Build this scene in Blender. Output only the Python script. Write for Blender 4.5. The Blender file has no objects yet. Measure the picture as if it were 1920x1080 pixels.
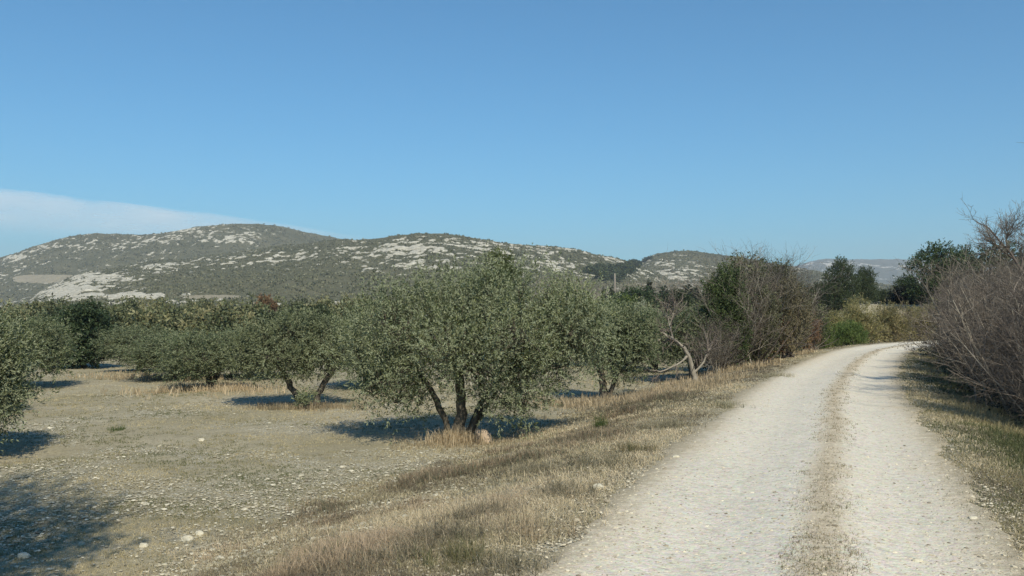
import bpy, math
import numpy as np
# ------------------------------------------------------------------ camera, light, sky, exposure
sc = bpy.context.scene
F = 1663.0            # focal length in pixels of the 1920 wide photograph
HOR = 585.0           # row of the true horizon
CH = 1.65             # eye height above the track
cam_d = bpy.data.cameras.new("camera"); cam = bpy.data.objects.new("camera", cam_d)
sc.collection.objects.link(cam); sc.camera = cam
cam_d.sensor_width = 36.0; cam_d.lens = 36.0 * F / 1920.0
cam_d.clip_start = 0.05; cam_d.clip_end = 60000
cam.location = (0, 0, CH)
cam.rotation_euler = (math.radians(90) + math.atan((HOR - 540) / F), 0, 0)

SUN_EL = math.radians(43); SUN_AZ = math.radians(163)    # azimuth from +Y (view direction) clockwise: behind, a little right
world = bpy.data.worlds.new("World"); sc.world = world; world.use_nodes = True
wn = world.node_tree.nodes; wl = world.node_tree.links
sky = wn.new("ShaderNodeTexSky"); sky.sky_type = 'NISHITA'; sky.sun_disc = False
sky.sun_elevation = SUN_EL; sky.sun_rotation = SUN_AZ
sky.altitude = 100; sky.air_density = 1.0; sky.dust_density = 0.45; sky.ozone_density = 2.0
tint = wn.new("ShaderNodeMix"); tint.data_type = 'RGBA'; tint.blend_type = 'MULTIPLY'; tint.inputs[0].default_value = 1.0; tint.inputs[7].default_value = (0.38, 0.99, 1.25, 1)
wl.new(sky.outputs[0], tint.inputs[6]); wl.new(tint.outputs[2], wn["Background"].inputs[0]); wn["Background"].inputs[1].default_value = 0.078
sun_d = bpy.data.lights.new("sun", 'SUN'); sun_d.energy = 4.1; sun_d.angle = math.radians(0.6); sun_d.color = (1.0, 0.90, 0.69)
sun = bpy.data.objects.new("sun", sun_d); sc.collection.objects.link(sun)
from mathutils import Vector
sdir = Vector((math.sin(SUN_AZ) * math.cos(SUN_EL), math.cos(SUN_AZ) * math.cos(SUN_EL), math.sin(SUN_EL)))
sun.rotation_euler = sdir.to_track_quat('Z', 'Y').to_euler()
sc.view_settings.view_transform = 'Standard'; sc.view_settings.look = 'None'
sc.view_settings.exposure = 0.4; sc.view_settings.gamma = 1.0

C = sc.collection
R = np.random.default_rng(11)

# ------------------------------------------------------------------ small tools
def sstep(a, b, x):
    t = np.clip((x - a) / (b - a), 0, 1); return t * t * (3 - 2 * t)

def _h(ix, iy, seed):
    n = (ix.astype(np.int64) * 374761393 + iy.astype(np.int64) * 668265263 + seed * 974634777) & 0xffffffff
    n = ((n ^ (n >> 13)) * 1274126177) & 0xffffffff
    return ((n ^ (n >> 16)) & 0xffff) / 65535.0

def vnoise(x, y, seed=0):
    x = np.asarray(x, float); y = np.asarray(y, float)
    ix = np.floor(x); iy = np.floor(y); fx = x - ix; fy = y - iy
    fx = fx * fx * (3 - 2 * fx); fy = fy * fy * (3 - 2 * fy)
    ix = ix.astype(np.int64); iy = iy.astype(np.int64)
    a = _h(ix, iy, seed); b = _h(ix + 1, iy, seed); c = _h(ix, iy + 1, seed); d = _h(ix + 1, iy + 1, seed)
    return (a * (1 - fx) + b * fx) * (1 - fy) + (c * (1 - fx) + d * fx) * fy

def fbm(x, y, o=4, seed=0):
    s = 0; a = 0.5; t = 0
    for k in range(o):
        s = s + a * vnoise(x, y, seed + k * 17); t += a; a *= 0.5; x = x * 2.03 + 3.1; y = y * 2.03 + 7.7
    return s / t

def unit(v): return v / (np.linalg.norm(v, axis=-1, keepdims=True) + 1e-9)
def rv(n): return unit(R.normal(size=(n, 3)))

def tag(o, label=None, cat=None, group=None, kind=None):
    if label: o['label'] = label
    if cat: o['category'] = cat
    if group: o['group'] = group
    if kind: o['kind'] = kind
    return o

class MB:
    """collects vertices, triangles/quads and one float attribute, builds one mesh object"""
    def __init__(s): s.v = []; s.q = []; s.t = []; s.a = []; s.n = 0
    def add(s, v, quads=None, tris=None, a=None):
        v = np.asarray(v, float).reshape(-1, 3)
        if quads is not None and len(quads): s.q.append(np.asarray(quads, np.int64).reshape(-1, 4) + s.n)
        if tris is not None and len(tris): s.t.append(np.asarray(tris, np.int64).reshape(-1, 3) + s.n)
        s.a.append(np.full(len(v), 0.5) if a is None else np.broadcast_to(np.asarray(a, float), (len(v),)).copy())
        s.v.append(v); s.n += len(v)
    def mesh(s, name, mat, smooth=False, extra=None):
        me = bpy.data.meshes.new(name)
        V = np.concatenate(s.v).astype(np.float32)
        q = np.concatenate(s.q) if s.q else np.zeros((0, 4), np.int64)
        t = np.concatenate(s.t) if s.t else np.zeros((0, 3), np.int64)
        me.vertices.add(len(V)); me.vertices.foreach_set("co", V.ravel())
        loops = np.concatenate([q.ravel(), t.ravel()]).astype(np.int32)
        me.loops.add(len(loops)); me.loops.foreach_set("vertex_index", loops)
        me.polygons.add(len(q) + len(t))
        st = np.concatenate([np.arange(len(q)) * 4, len(q) * 4 + np.arange(len(t)) * 3]).astype(np.int32)
        me.polygons.foreach_set("loop_start", st)
        me.polygons.foreach_set("use_smooth", np.full(len(q) + len(t), smooth))
        at = me.attributes.new("rnd", 'FLOAT', 'POINT'); at.data.foreach_set("value", np.concatenate(s.a).astype(np.float32))
        if extra:
            for k, arr in extra.items():
                e = me.attributes.new(k, 'FLOAT', 'POINT'); e.data.foreach_set("value", np.asarray(arr, np.float32))
        me.update(calc_edges=True); me.validate()
        me.materials.append(mat)
        return me
    def build(s, name, mat, parent=None, smooth=False, extra=None, loc=(0, 0, 0)):
        o = bpy.data.objects.new(name, s.mesh(name, mat, smooth, extra)); C.objects.link(o)
        o.location = loc
        if parent: o.parent = parent
        return o

def tubes(mb, P, rad, S=5, a=0.5, bump=0.0):
    """P (N,K,3) chains, rad (N,K)"""
    N, K, _ = P.shape
    T = np.empty_like(P); T[:, 1:-1] = P[:, 2:] - P[:, :-2]; T[:, 0] = P[:, 1] - P[:, 0]; T[:, -1] = P[:, -1] - P[:, -2]
    T = unit(T)
    ref = np.where(np.abs(unit(P[:, -1] - P[:, 0])[:, 2:3]) > 0.8, np.array([[1., 0.2, 0]]), np.array([[0.1, 0.1, 1.]]))[:, None, :]
    U = unit(np.cross(T, ref)); W = np.cross(T, U)
    ang = np.arange(S) / S * 2 * math.pi
    rr = rad[:, :, None] * (1 + (bump * (R.random((N, K, S)) - 0.5) if bump else 0))
    V = P[:, :, None, :] + rr[..., None] * (np.cos(ang)[None, None, :, None] * U[:, :, None, :] + np.sin(ang)[None, None, :, None] * W[:, :, None, :])
    idx = np.arange(N * K * S).reshape(N, K, S)
    A = idx[:, :-1, :]; B = np.roll(A, -1, axis=2); D = idx[:, 1:, :]; E = np.roll(D, -1, axis=2)
    q = np.stack([A, B, E, D], -1).reshape(-1, 4)
    aa = np.broadcast_to(np.asarray(a, float).reshape(-1, 1), (N, K * S)) if np.ndim(a) else np.full((N, K * S), a)
    mb.add(V.reshape(-1, 3), quads=q, a=aa.reshape(-1))

def curve(p0, p1, K=5, sag=0.0, wig=0.06, lift=0.25):
    """bent chains from p0 to p1"""
    N = len(p0); t = np.linspace(0, 1, K)[None, :, None]
    mid = (p0 + p1) / 2; L = np.linalg.norm(p1 - p0, axis=1, keepdims=True)
    mid = mid + rv(N) * L * 0.14; mid[:, 2] += (lift * L[:, 0] - sag)
    P = (1 - t) ** 2 * p0[:, None] + 2 * t * (1 - t) * mid[:, None] + t ** 2 * p1[:, None]
    P[:, 1:-1] += R.normal(size=(N, K - 2, 3)) * (L * wig)[:, None] * 0.5
    return P

def grow(start, d, length, K=5, wig=0.15, trop=(0, 0, 0.05)):
    N = len(start); P = np.empty((N, K, 3)); P[:, 0] = start; d = unit(d)
    for k in range(1, K):
        d = unit(d + wig * R.normal(size=(N, 3)) + np.asarray(trop)); P[:, k] = P[:, k - 1] + d * (length / (K - 1))[:, None]
    return P

def kids(P, n, a=0.25, b=1.0, ang=(25, 60)):
    """n children per chain: starts, directions, parent index, position along parent"""
    N, K, _ = P.shape; idx = np.repeat(np.arange(N), n); s = R.uniform(a, b, N * n) * (K - 1)
    i = np.minimum(s.astype(int), K - 2); f = (s - i)[:, None]
    st = P[idx, i] * (1 - f) + P[idx, i + 1] * f; t = unit(P[idx, i + 1] - P[idx, i])
    pr = unit(np.cross(t, rv(N * n))); th = np.radians(R.uniform(*ang, N * n))[:, None]
    return st, np.cos(th) * t + np.sin(th) * pr, idx, s / (K - 1)

def leaves(mb, base, d, L, Wd, up, a, bend=0.0):
    """diamond leaves"""
    N = len(base)
    nr = unit(up + 0.9 * R.normal(size=(N, 3))); side = unit(np.cross(d, nr)); nr = np.cross(side, d)
    tip = base + d * L[:, None]; mid = base + d * (L * 0.45)[:, None] + nr * (L * bend)[:, None]
    V = np.stack([base, mid - side * Wd[:, None], tip, mid + side * Wd[:, None]], 1)
    q = np.arange(N * 4).reshape(N, 4)
    mb.add(V.reshape(-1, 3), quads=q, a=np.repeat(a, 4))

def sample_lobes(lobes, n, bias=2.6):
    Ls = np.array(lobes, float); w = Ls[:, 3] * Ls[:, 4] + Ls[:, 3] * Ls[:, 5] + Ls[:, 4] * Ls[:, 5]
    k = R.choice(len(Ls), n, p=w / w.sum()); d = rv(n); r = R.random(n) ** (1 / bias)
    rad = 0.86 + 0.28 * vnoise(d[:, 0] * 2.6 + k * 9.3, d[:, 1] * 2.6 + d[:, 2] * 3.1, 5)
    p = Ls[k, :3] + d * (r * rad)[:, None] * Ls[k, 3:6]
    return p, unit(d / Ls[k, 3:6] * Ls[k, 3:6].mean(1, keepdims=True)), k, r

# ------------------------------------------------------------------ materials
def nodes(name):
    m = bpy.data.materials.new(name); m.use_nodes = True
    return m, m.node_tree.nodes, m.node_tree.links, m.node_tree.nodes["Principled BSDF"]
def ramp(n, cols, interp='LINEAR'):
    r = n.new("ShaderNodeValToRGB"); e = r.color_ramp.elements; r.color_ramp.interpolation = interp
    while len(e) < len(cols): e.new(0.5)
    for k, (p, c) in enumerate(cols): e[k].position = p; e[k].color = (*c, 1)
    return r
def attr(n, name):
    a = n.new("ShaderNodeAttribute"); a.attribute_name = name; return a
def mixc(n, l, fac, a, b, mode='MIX'):
    m = n.new("ShaderNodeMix"); m.data_type = 'RGBA'; m.blend_type = mode
    for s, v in ((0, fac), (6, a), (7, b)):
        if hasattr(v, 'is_output'): l.new(v, m.inputs[s])
        elif s == 0: m.inputs[0].default_value = v
        else: m.inputs[s].default_value = (*v, 1)
    return m.outputs[2]
def mth(n, l, op, a, b=0.0, clamp=False):
    m = n.new("ShaderNodeMath"); m.operation = op; m.use_clamp = clamp
    for s, v in ((0, a), (1, b)):
        if hasattr(v, 'is_output'): l.new(v, m.inputs[s])
        else: m.inputs[s].default_value = v
    return m.outputs[0]
def noise(n, l, co, scale, detail=5, rough=0.55, dist=0.0):
    t = n.new("ShaderNodeTexNoise"); t.inputs["Scale"].default_value = scale; t.inputs["Detail"].default_value = detail
    t.inputs["Roughness"].default_value = rough; t.inputs["Distortion"].default_value = dist
    if co is not None: l.new(co, t.inputs["Vector"])
    return t.outputs[0]
def coords(n): return n.new("ShaderNodeTexCoord").outputs["Object"]

def leaf_mat(name, cols, back=None, trans=0.25, rough=0.5):
    m, n, l, b = nodes(name)
    r = ramp(n, [(k / (len(cols) - 1), c) for k, c in enumerate(cols)]); l.new(attr(n, "rnd").outputs["Fac"], r.inputs[0])
    col = r.outputs[0]
    oi = n.new("ShaderNodeObjectInfo"); hv = n.new("ShaderNodeHueSaturation"); l.new(col, hv.inputs["Color"])
    l.new(mth(n, l, 'ADD', mth(n, l, 'MULTIPLY', oi.outputs["Random"], 0.03), 0.485), hv.inputs["Hue"]); l.new(mth(n, l, 'ADD', mth(n, l, 'MULTIPLY', oi.outputs["Random"], 0.35), 0.85), hv.inputs["Value"]); col = hv.outputs[0]
    if back:
        g = n.new("ShaderNodeNewGeometry"); col = mixc(n, l, g.outputs["Backfacing"], col, back)
    l.new(col, b.inputs["Base Color"]); b.inputs["Roughness"].default_value = rough; b.inputs["Specular IOR Level"].default_value = 0.3
    t = n.new("ShaderNodeBsdfTranslucent"); l.new(col, t.inputs[0])
    mx = n.new("ShaderNodeMixShader"); mx.inputs[0].default_value = trans
    l.new(b.outputs[0], mx.inputs[1]); l.new(t.outputs[0], mx.inputs[2]); l.new(mx.outputs[0], n["Material Output"].inputs[0])
    return m
def bark_mat(name, c0, c1, scale=14):
    m, n, l, b = nodes(name); co = coords(n)
    mp = n.new("ShaderNodeMapping"); mp.inputs["Scale"].default_value = (1, 1, 0.35); l.new(co, mp.inputs[0])
    f = noise(n, l, mp.outputs[0], scale, 6, 0.65); r = ramp(n, [(0.3, c0), (0.7, c1)]); l.new(f, r.inputs[0])
    l.new(r.outputs[0], b.inputs["Base Color"]); b.inputs["Roughness"].default_value = 0.9
    bp = n.new("ShaderNodeBump"); bp.inputs["Strength"].default_value = 0.8; bp.inputs["Distance"].default_value = 0.02
    l.new(f, bp.inputs["Height"]); l.new(bp.outputs[0], b.inputs["Normal"])
    return m

M = {}
M['olive'] = leaf_mat("olive_leaf", [(0.035, 0.048, 0.022), (0.085, 0.11, 0.048), (0.18, 0.205, 0.09), (0.34, 0.36, 0.18)], back=(0.27, 0.30, 0.19))
M['olive_dull'] = leaf_mat("dull_olive_leaf", [(0.05, 0.066, 0.03), (0.105, 0.14, 0.065), (0.175, 0.22, 0.105), (0.27, 0.31, 0.165)], back=(0.21, 0.235, 0.14))
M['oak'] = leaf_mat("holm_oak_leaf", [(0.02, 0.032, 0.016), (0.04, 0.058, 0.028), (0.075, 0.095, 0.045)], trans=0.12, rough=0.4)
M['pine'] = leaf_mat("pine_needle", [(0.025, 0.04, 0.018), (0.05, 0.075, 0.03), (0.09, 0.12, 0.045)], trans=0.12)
M['dark'] = leaf_mat("shade_painted_leaf", [(0.008, 0.012, 0.009), (0.014, 0.02, 0.014), (0.025, 0.032, 0.02)], trans=0.05)  # near-black leaves: shade is painted into the colour
M['scrub'] = leaf_mat("scrub_leaf", [(0.05, 0.058, 0.03), (0.10, 0.115, 0.055), (0.155, 0.16, 0.082), (0.22, 0.20, 0.11)], trans=0.15)
M['hillscrub'] = leaf_mat("garrigue_leaf", [(0.085, 0.09, 0.052), (0.14, 0.14, 0.085), (0.19, 0.18, 0.11)], trans=0.1)
M['thicket'] = leaf_mat("thicket_leaf", [(0.04, 0.05, 0.028), (0.085, 0.095, 0.05), (0.14, 0.15, 0.08), (0.2, 0.2, 0.11)], trans=0.15)
M['tawny'] = leaf_mat("tawny_leaf", [(0.085, 0.085, 0.05), (0.15, 0.145, 0.085), (0.24, 0.215, 0.13), (0.33, 0.29, 0.18)], trans=0.1)
M['bright'] = leaf_mat("fresh_green_leaf", [(0.045, 0.065, 0.025), (0.085, 0.12, 0.045), (0.15, 0.19, 0.075)])
M['broom'] = leaf_mat("ochre_broom_leaf", [(0.14, 0.14, 0.055), (0.25, 0.235, 0.10), (0.38, 0.34, 0.16), (0.46, 0.38, 0.21)])
M['lowgreen'] = leaf_mat("low_green_leaf", [(0.06, 0.09, 0.025), (0.11, 0.15, 0.04), (0.17, 0.2, 0.06)])
M['russet'] = leaf_mat("russet_leaf", [(0.12, 0.075, 0.045), (0.2, 0.12, 0.07), (0.28, 0.18, 0.1)])
M['straw'] = leaf_mat("straw_leaf", [(0.2, 0.16, 0.07), (0.32, 0.25, 0.12), (0.42, 0.33, 0.18)])
M['pale'] = leaf_mat("pale_grey_leaf", [(0.2, 0.21, 0.14), (0.3, 0.31, 0.22), (0.42, 0.42, 0.32)])
M['bark'] = bark_mat("olive_bark", (0.035, 0.03, 0.024), (0.15, 0.13, 0.10))
M['palebark'] = bark_mat("pale_bark", (0.16, 0.14, 0.115), (0.36, 0.33, 0.28))
M['twig'] = leaf_mat("grey_twig", [(0.05, 0.042, 0.036), (0.12, 0.10, 0.088), (0.27, 0.235, 0.20)], trans=0.0, rough=0.8)
M['twig_dark'] = leaf_mat("dark_twig", [(0.07, 0.055, 0.05), (0.12, 0.10, 0.09), (0.2, 0.17, 0.15)], trans=0.0, rough=0.8)
M['wood'] = leaf_mat("far_bare_twig", [(0.12, 0.105, 0.09), (0.19, 0.165, 0.14), (0.25, 0.22, 0.18)], trans=0.0, rough=0.9)
M['dry'] = leaf_mat("dry_grass_blade", [(0.15, 0.125, 0.085), (0.285, 0.23, 0.155), (0.42, 0.335, 0.225), (0.57, 0.465, 0.33)], trans=0.3)
M['field'] = leaf_mat("field_grass_blade", [(0.11, 0.12, 0.055), (0.22, 0.195, 0.115), (0.34, 0.28, 0.18), (0.47, 0.39, 0.26)], trans=0.3)
M['verge'] = leaf_mat("verge_grass_blade", [(0.08, 0.09, 0.04), (0.14, 0.15, 0.07), (0.23, 0.20, 0.11), (0.33, 0.28, 0.17)], trans=0.3)
M['weed'] = leaf_mat("grey_green_weed", [(0.09, 0.10, 0.06), (0.15, 0.16, 0.10), (0.22, 0.21, 0.14)], trans=0.2)
M['deadweed'] = leaf_mat("dead_weed", [(0.12, 0.10, 0.072), (0.25, 0.205, 0.145), (0.32, 0.285, 0.185), (0.52, 0.43, 0.31)], trans=0.2)
M['green'] = leaf_mat("green_grass_blade", [(0.05, 0.09, 0.025), (0.09, 0.14, 0.04), (0.15, 0.18, 0.07)], trans=0.3)

def stone_mat(name, cols, sc_=9):
    m, n, l, b = nodes(name); co = coords(n)
    r = ramp(n, [(k / (len(cols) - 1), c) for k, c in enumerate(cols)]); l.new(attr(n, "rnd").outputs["Fac"], r.inputs[0])
    f = noise(n, l, co, sc_, 5); c = mixc(n, l, 0.45, r.outputs[0], (0.5, 0.5, 0.5), 'MIX')
    g = ramp(n, [(0.3, (0.62, 0.6, 0.56)), (0.7, (1.1, 1.1, 1.08))]); l.new(f, g.inputs[0])
    l.new(mixc(n, l, 1.0, r.outputs[0], g.outputs[0], 'MULTIPLY'), b.inputs["Base Color"]); b.inputs["Roughness"].default_value = 0.9
    return m
M['stone'] = stone_mat("limestone_chip", [(0.28, 0.25, 0.19), (0.44, 0.41, 0.32), (0.64, 0.61, 0.52)])
M['gravel'] = stone_mat("gravel_stone", [(0.22, 0.19, 0.15), (0.5, 0.45, 0.36), (0.68, 0.63, 0.52)])
M['pinkrock'] = stone_mat("pinkish_rock", [(0.5, 0.36, 0.27), (0.55, 0.42, 0.32), (0.6, 0.48, 0.38)])

# ------------------------------------------------------------------ terrain functions
TR = np.array([(-4.5, -9), (-2.2, -3), (-0.5, 0), (0.8, 3.2), (1.95, 6.3), (2.82, 8.7), (4.4, 12.8), (6.2, 17.7), (8.8, 23.9), (12.6, 32.3), (16.2, 39.2), (20.5, 45.3), (26.5, 50.8), (34, 54.5), (46, 57.5), (70, 60), (120, 63)], float)
def _spline(P, n=12):
    out = []
    for i in range(1, len(P) - 2):
        p0, p1, p2, p3 = P[i - 1:i + 3]
        for t in np.arange(n) / n:
            out.append(0.5 * ((2 * p1) + (-p0 + p2) * t + (2 * p0 - 5 * p1 + 4 * p2 - p3) * t ** 2 + (-p0 + 3 * p1 - 3 * p2 + p3) * t ** 3))
    out.append(P[-2]); return np.array(out)
TC = _spline(TR)
def toff(x, y):
    """signed offset from the track's centre line (right positive)"""
    x = np.asarray(x, float).ravel(); y = np.asarray(y, float).ravel()
    best = np.full(len(x), 1e9); sg = np.ones(len(x))
    for k in range(len(TC) - 1):
        a = TC[k]; d = TC[k + 1] - a; L2 = d @ d
        t = ((x - a[0]) * d[0] + (y - a[1]) * d[1]) / L2
        t = np.clip(t, 0 if k else -50, 1 if k < len(TC) - 2 else 50)
        dx = x - a[0] - t * d[0]; dy = y - a[1] - t * d[1]; q = np.hypot(dx, dy); s = np.sign(dx * d[1] - dy * d[0])
        w = q < best; best[w] = q[w]; sg[w] = s[w]
    return best * sg
HW = 1.45
def ground(x, y, u=None):
    x = np.asarray(x, float); y = np.asarray(y, float); sh = x.shape
    if u is None: u = toff(x, y)
    u = u.reshape(sh)
    z = np.where(u < 0, -0.66 * sstep(1.7, 6.0, -u), -0.5 * sstep(1.6, 4.5, u))
    z = z + (fbm(x * 0.35, y * 0.35, 3, 3) - 0.5) * 0.16 * sstep(1.6, 3.5, np.abs(u))
    z = z + (fbm(x * 2.3, y * 2.3, 3, 8) - 0.5) * 0.05 * sstep(1.3, 2.2, np.abs(u))
    rut = np.exp(-((np.abs(u - 0.15) - 0.75) / 0.35) ** 2)
    z = z - 0.035 * rut + 0.03 * np.exp(-((u - 0.22) / 0.28) ** 2)
    # raised bank beyond the bend
    r = x / np.maximum(y, 1)
    z = z + 2.9 * sstep(60, 68, y) * sstep(0.30, 0.40, r) * (1 - sstep(90, 160, y)) * np.where(y > 0, 1, 0)
    return z
def at(px, d):
    """ground point at column px and depth d"""
    x = (px - 960) / F * d; return np.array([x, d, float(ground(np.array([x]), np.array([d]))[0])])
def hz(py, d): return CH + (HOR - py) / F * d        # world height seen at row py at depth d

# ground sheet
th = np.radians(np.concatenate([np.linspace(-180, -46, 36, endpoint=False), np.linspace(-46, 46, 620), np.linspace(46, 180, 37)[1:-1]]))
rr = np.concatenate([[0.0], np.geomspace(0.8, 70, 600, endpoint=False), np.geomspace(70, 5600, 130)])
TH, RR = np.meshgrid(th, rr, indexing='ij')
X = RR * np.sin(TH); Y = RR * np.cos(TH); U = toff(X, Y); Z = ground(X, Y, U)
Uo = U.reshape(X.shape)
Z = Z - 0.08 * (1 - sstep(1.15, 1.45, np.abs(Uo))) - 0.9 * sstep(200, 700, RR)
inn = (RR < 0.01); Z[inn] = ground(np.zeros(1), np.zeros(1))[0] - 0.05
nt, nr_ = X.shape
idx = np.arange(nt * nr_).reshape(nt, nr_); nx = np.roll(idx, -1, axis=0)
q = np.stack([idx[:, :-1], idx[:, 1:], nx[:, 1:], nx[:, :-1]], -1).reshape(-1, 4)
g = MB(); g.add(np.stack([X, Y, Z], -1).reshape(-1, 3), quads=q)
stony = np.clip(1.35 * np.exp(-(((X + 1.6) / 3.0) ** 2)) * (1 - sstep(9, 16, Y)) + 0.42 * (1 - sstep(16, 32, Y)), 0, 1.1) * sstep(0.2, 2.0, Y + 2)
stony = stony * (0.1 + 1.7 * sstep(.3, .7, fbm(X * 0.75, Y * 0.75, 4, 21)))
# ground material
m, n, l, b = nodes("field_ground"); co = coords(n)
f1 = noise(n, l, co, 0.35, 6, 0.6); f2 = noise(n, l, co, 3.2, 6, 0.65); f3 = noise(n, l, co, 26, 4, 0.7)
soil = ramp(n, [(0.3, (0.16, 0.145, 0.10)), (0.48, (0.34, 0.305, 0.225)), (0.66, (0.54, 0.495, 0.38))]); l.new(mth(n, l, 'ADD', mth(n, l, 'MULTIPLY', f2, 0.5), mth(n, l, 'MULTIPLY', f3, 0.5)), soil.inputs[0])
gr = ramp(n, [(0.3, (0.19, 0.17, 0.105)), (0.7, (0.35, 0.31, 0.205))]); l.new(f3, gr.inputs[0])
gm = ramp(n, [(0.42, (0, 0, 0)), (0.62, (1, 1, 1))]); l.new(mth(n, l, 'ADD', mth(n, l, 'MULTIPLY', f1, 0.6), mth(n, l, 'MULTIPLY', f2, 0.4)), gm.inputs[0])
base = mixc(n, l, gm.outputs[0], soil.outputs[0], gr.outputs[0])
vo = n.new("ShaderNodeTexVoronoi"); vo.inputs["Scale"].default_value = 17; l.new(co, vo.inputs["Vector"])
dist = noise(n, l, co, 9, 3)
chip = ramp(n, [(0.0, (1, 1, 1)), (0.32, (1, 1, 1)), (0.42, (0, 0, 0))]); l.new(vo.outputs["Distance"], chip.inputs[0])
sm = mth(n, l, 'GREATER_THAN', mth(n, l, 'ADD', attr(n, "stony").outputs["Fac"], mth(n, l, 'MULTIPLY', dist, 0.9)), 0.80)
chipm = mth(n, l, 'MULTIPLY', mth(n, l, 'MULTIPLY', chip.outputs[0], sm), 0.9)
stc = ramp(n, [(0.3, (0.36, 0.34, 0.27)), (0.7, (0.66, 0.63, 0.53))]); l.new(f3, stc.inputs[0])
l.new(mixc(n, l, chipm, base, stc.outputs[0]), b.inputs["Base Color"]); b.inputs["Roughness"].default_value = 0.95; b.inputs["Specular IOR Level"].default_value = 0.15
bp = n.new("ShaderNodeBump"); bp.inputs["Strength"].default_value = 0.9; bp.inputs["Distance"].default_value = 0.03
l.new(mth(n, l, 'ADD', mth(n, l, 'ADD', f3, mth(n, l, 'MULTIPLY', f2, 1.2)), mth(n, l, 'MULTIPLY', chipm, 0.6)), bp.inputs["Height"]); l.new(bp.outputs[0], b.inputs["Normal"])
M['ground'] = m
tag(g.build("ground", M['ground'], smooth=True, extra={'stony': stony.ravel()}), "stony olive grove ground with thin dry grass", kind='structure')

# gravel track: its own sheet with ragged edges
s_acc = np.concatenate([[0], np.cumsum(np.hypot(*np.diff(TC, axis=0).T))]); S = np.concatenate([np.arange(0, 40, 0.05), np.arange(40, s_acc[-1], 0.2)])
cx = np.interp(S, s_acc, TC[:, 0]); cy = np.interp(S, s_acc, TC[:, 1]); tx = np.gradient(cx, S); ty = np.gradient(cy, S)
kk = np.exp(-np.linspace(-2, 2, 31) ** 2); kk /= kk.sum(); tx = np.convolve(np.pad(tx, 15, 'edge'), kk, 'valid'); ty = np.convolve(np.pad(ty, 15, 'edge'), kk, 'valid')
nrm = np.stack([ty, -tx], 1) / np.hypot(tx, ty)[:, None]
eL = HW + 0.14 + (fbm(S * 0.9, S * 0, 4, 31) - 0.5) * 0.4 + (fbm(S * 7, S * 0 + 3, 2, 32) - 0.5) * 0.16
eR = HW + 0.10 + (fbm(S * 0.8, S * 0 + 9, 4, 33) - 0.5) * 0.4 + (fbm(S * 7, S * 0 + 13, 2, 34) - 0.5) * 0.16
tt = np.linspace(-1, 1, 41)[None, :]
uu = np.where(tt < 0, tt * eL[:, None], tt * eR[:, None])
TX = cx[:, None] + nrm[:, 0:1] * uu; TY = cy[:, None] + nrm[:, 1:2] * uu
TZ = ground(TX, TY, uu.ravel()) + 0.016
TZ[:, 0] -= 0.03; TZ[:, -1] -= 0.03
idx = np.arange(TX.size).reshape(TX.shape); q = np.stack([idx[:-1, :-1], idx[:-1, 1:], idx[1:, 1:], idx[1:, :-1]], -1).reshape(-1, 4)
g = MB(); g.add(np.stack([TX, TY, TZ], -1).reshape(-1, 3), quads=q)
m, n, l, b = nodes("limestone_gravel"); co = coords(n)
f1 = noise(n, l, co, 0.8, 5); f2 = noise(n, l, co, 7, 6, 0.7); f3 = noise(n, l, co, 60, 3, 0.7)
vo = n.new("ShaderNodeTexVoronoi"); vo.inputs["Scale"].default_value = 38; l.new(co, vo.inputs["Vector"])
vb = n.new("ShaderNodeTexVoronoi"); vb.inputs["Scale"].default_value = 13; l.new(co, vb.inputs["Vector"])
pale = ramp(n, [(0.32, (0.46, 0.395, 0.275)), (0.5, (0.60, 0.535, 0.40)), (0.7, (0.69, 0.63, 0.49))]); l.new(mth(n, l, 'ADD', mth(n, l, 'MULTIPLY', f2, 0.45), mth(n, l, 'MULTIPLY', mth(n, l, 'ADD', f3, f1), 0.275)), pale.inputs[0])
sp = mixc(n, l, 0.34, pale.outputs[0], vo.outputs["Color"], 'SOFT_LIGHT')
hs = n.new("ShaderNodeHueSaturation"); hs.inputs["Saturation"].default_value = 0.55; l.new(sp, hs.inputs["Color"])
brown = ramp(n, [(0.3, (0.22, 0.18, 0.12)), (0.5, (0.41, 0.345, 0.25)), (0.7, (0.58, 0.50, 0.38))]); l.new(f2, brown.inputs[0])
ua = attr(n, "u").outputs["Fac"]; au = mth(n, l, 'ABSOLUTE', ua); am = mth(n, l, 'ABSOLUTE', mth(n, l, 'SUBTRACT', ua, 0.22))
midf = mth(n, l, 'SUBTRACT', 1.0, mth(n, l, 'MULTIPLY', am, 3.4), True)
edgef = mth(n, l, 'MULTIPLY', mth(n, l, 'SUBTRACT', au, 0.85), 1.6, True)
strip = mth(n, l, 'MULTIPLY', mth(n, l, 'SUBTRACT', mth(n, l, 'ADD', mth(n, l, 'ADD', midf, mth(n, l, 'MULTIPLY', edgef, 0.55)), mth(n, l, 'ADD', mth(n, l, 'MULTIPLY', f2, 1.8), mth(n, l, 'ADD', f1, mth(n, l, 'MULTIPLY', f3, 1.3)))), 2.45), 2.6, True)
warm = mth(n, l, 'ADD', mth(n, l, 'MULTIPLY', mth(n, l, 'ADD', midf, mth(n, l, 'MULTIPLY', edgef, 1.1)), 0.7), mth(n, l, 'MULTIPLY', mth(n, l, 'SUBTRACT', f1, 0.5), 1.6), True)
tw_ = mixc(n, l, mth(n, l, 'MULTIPLY', warm, 0.8), hs.outputs[0], (0.58, 0.50, 0.375))
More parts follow.
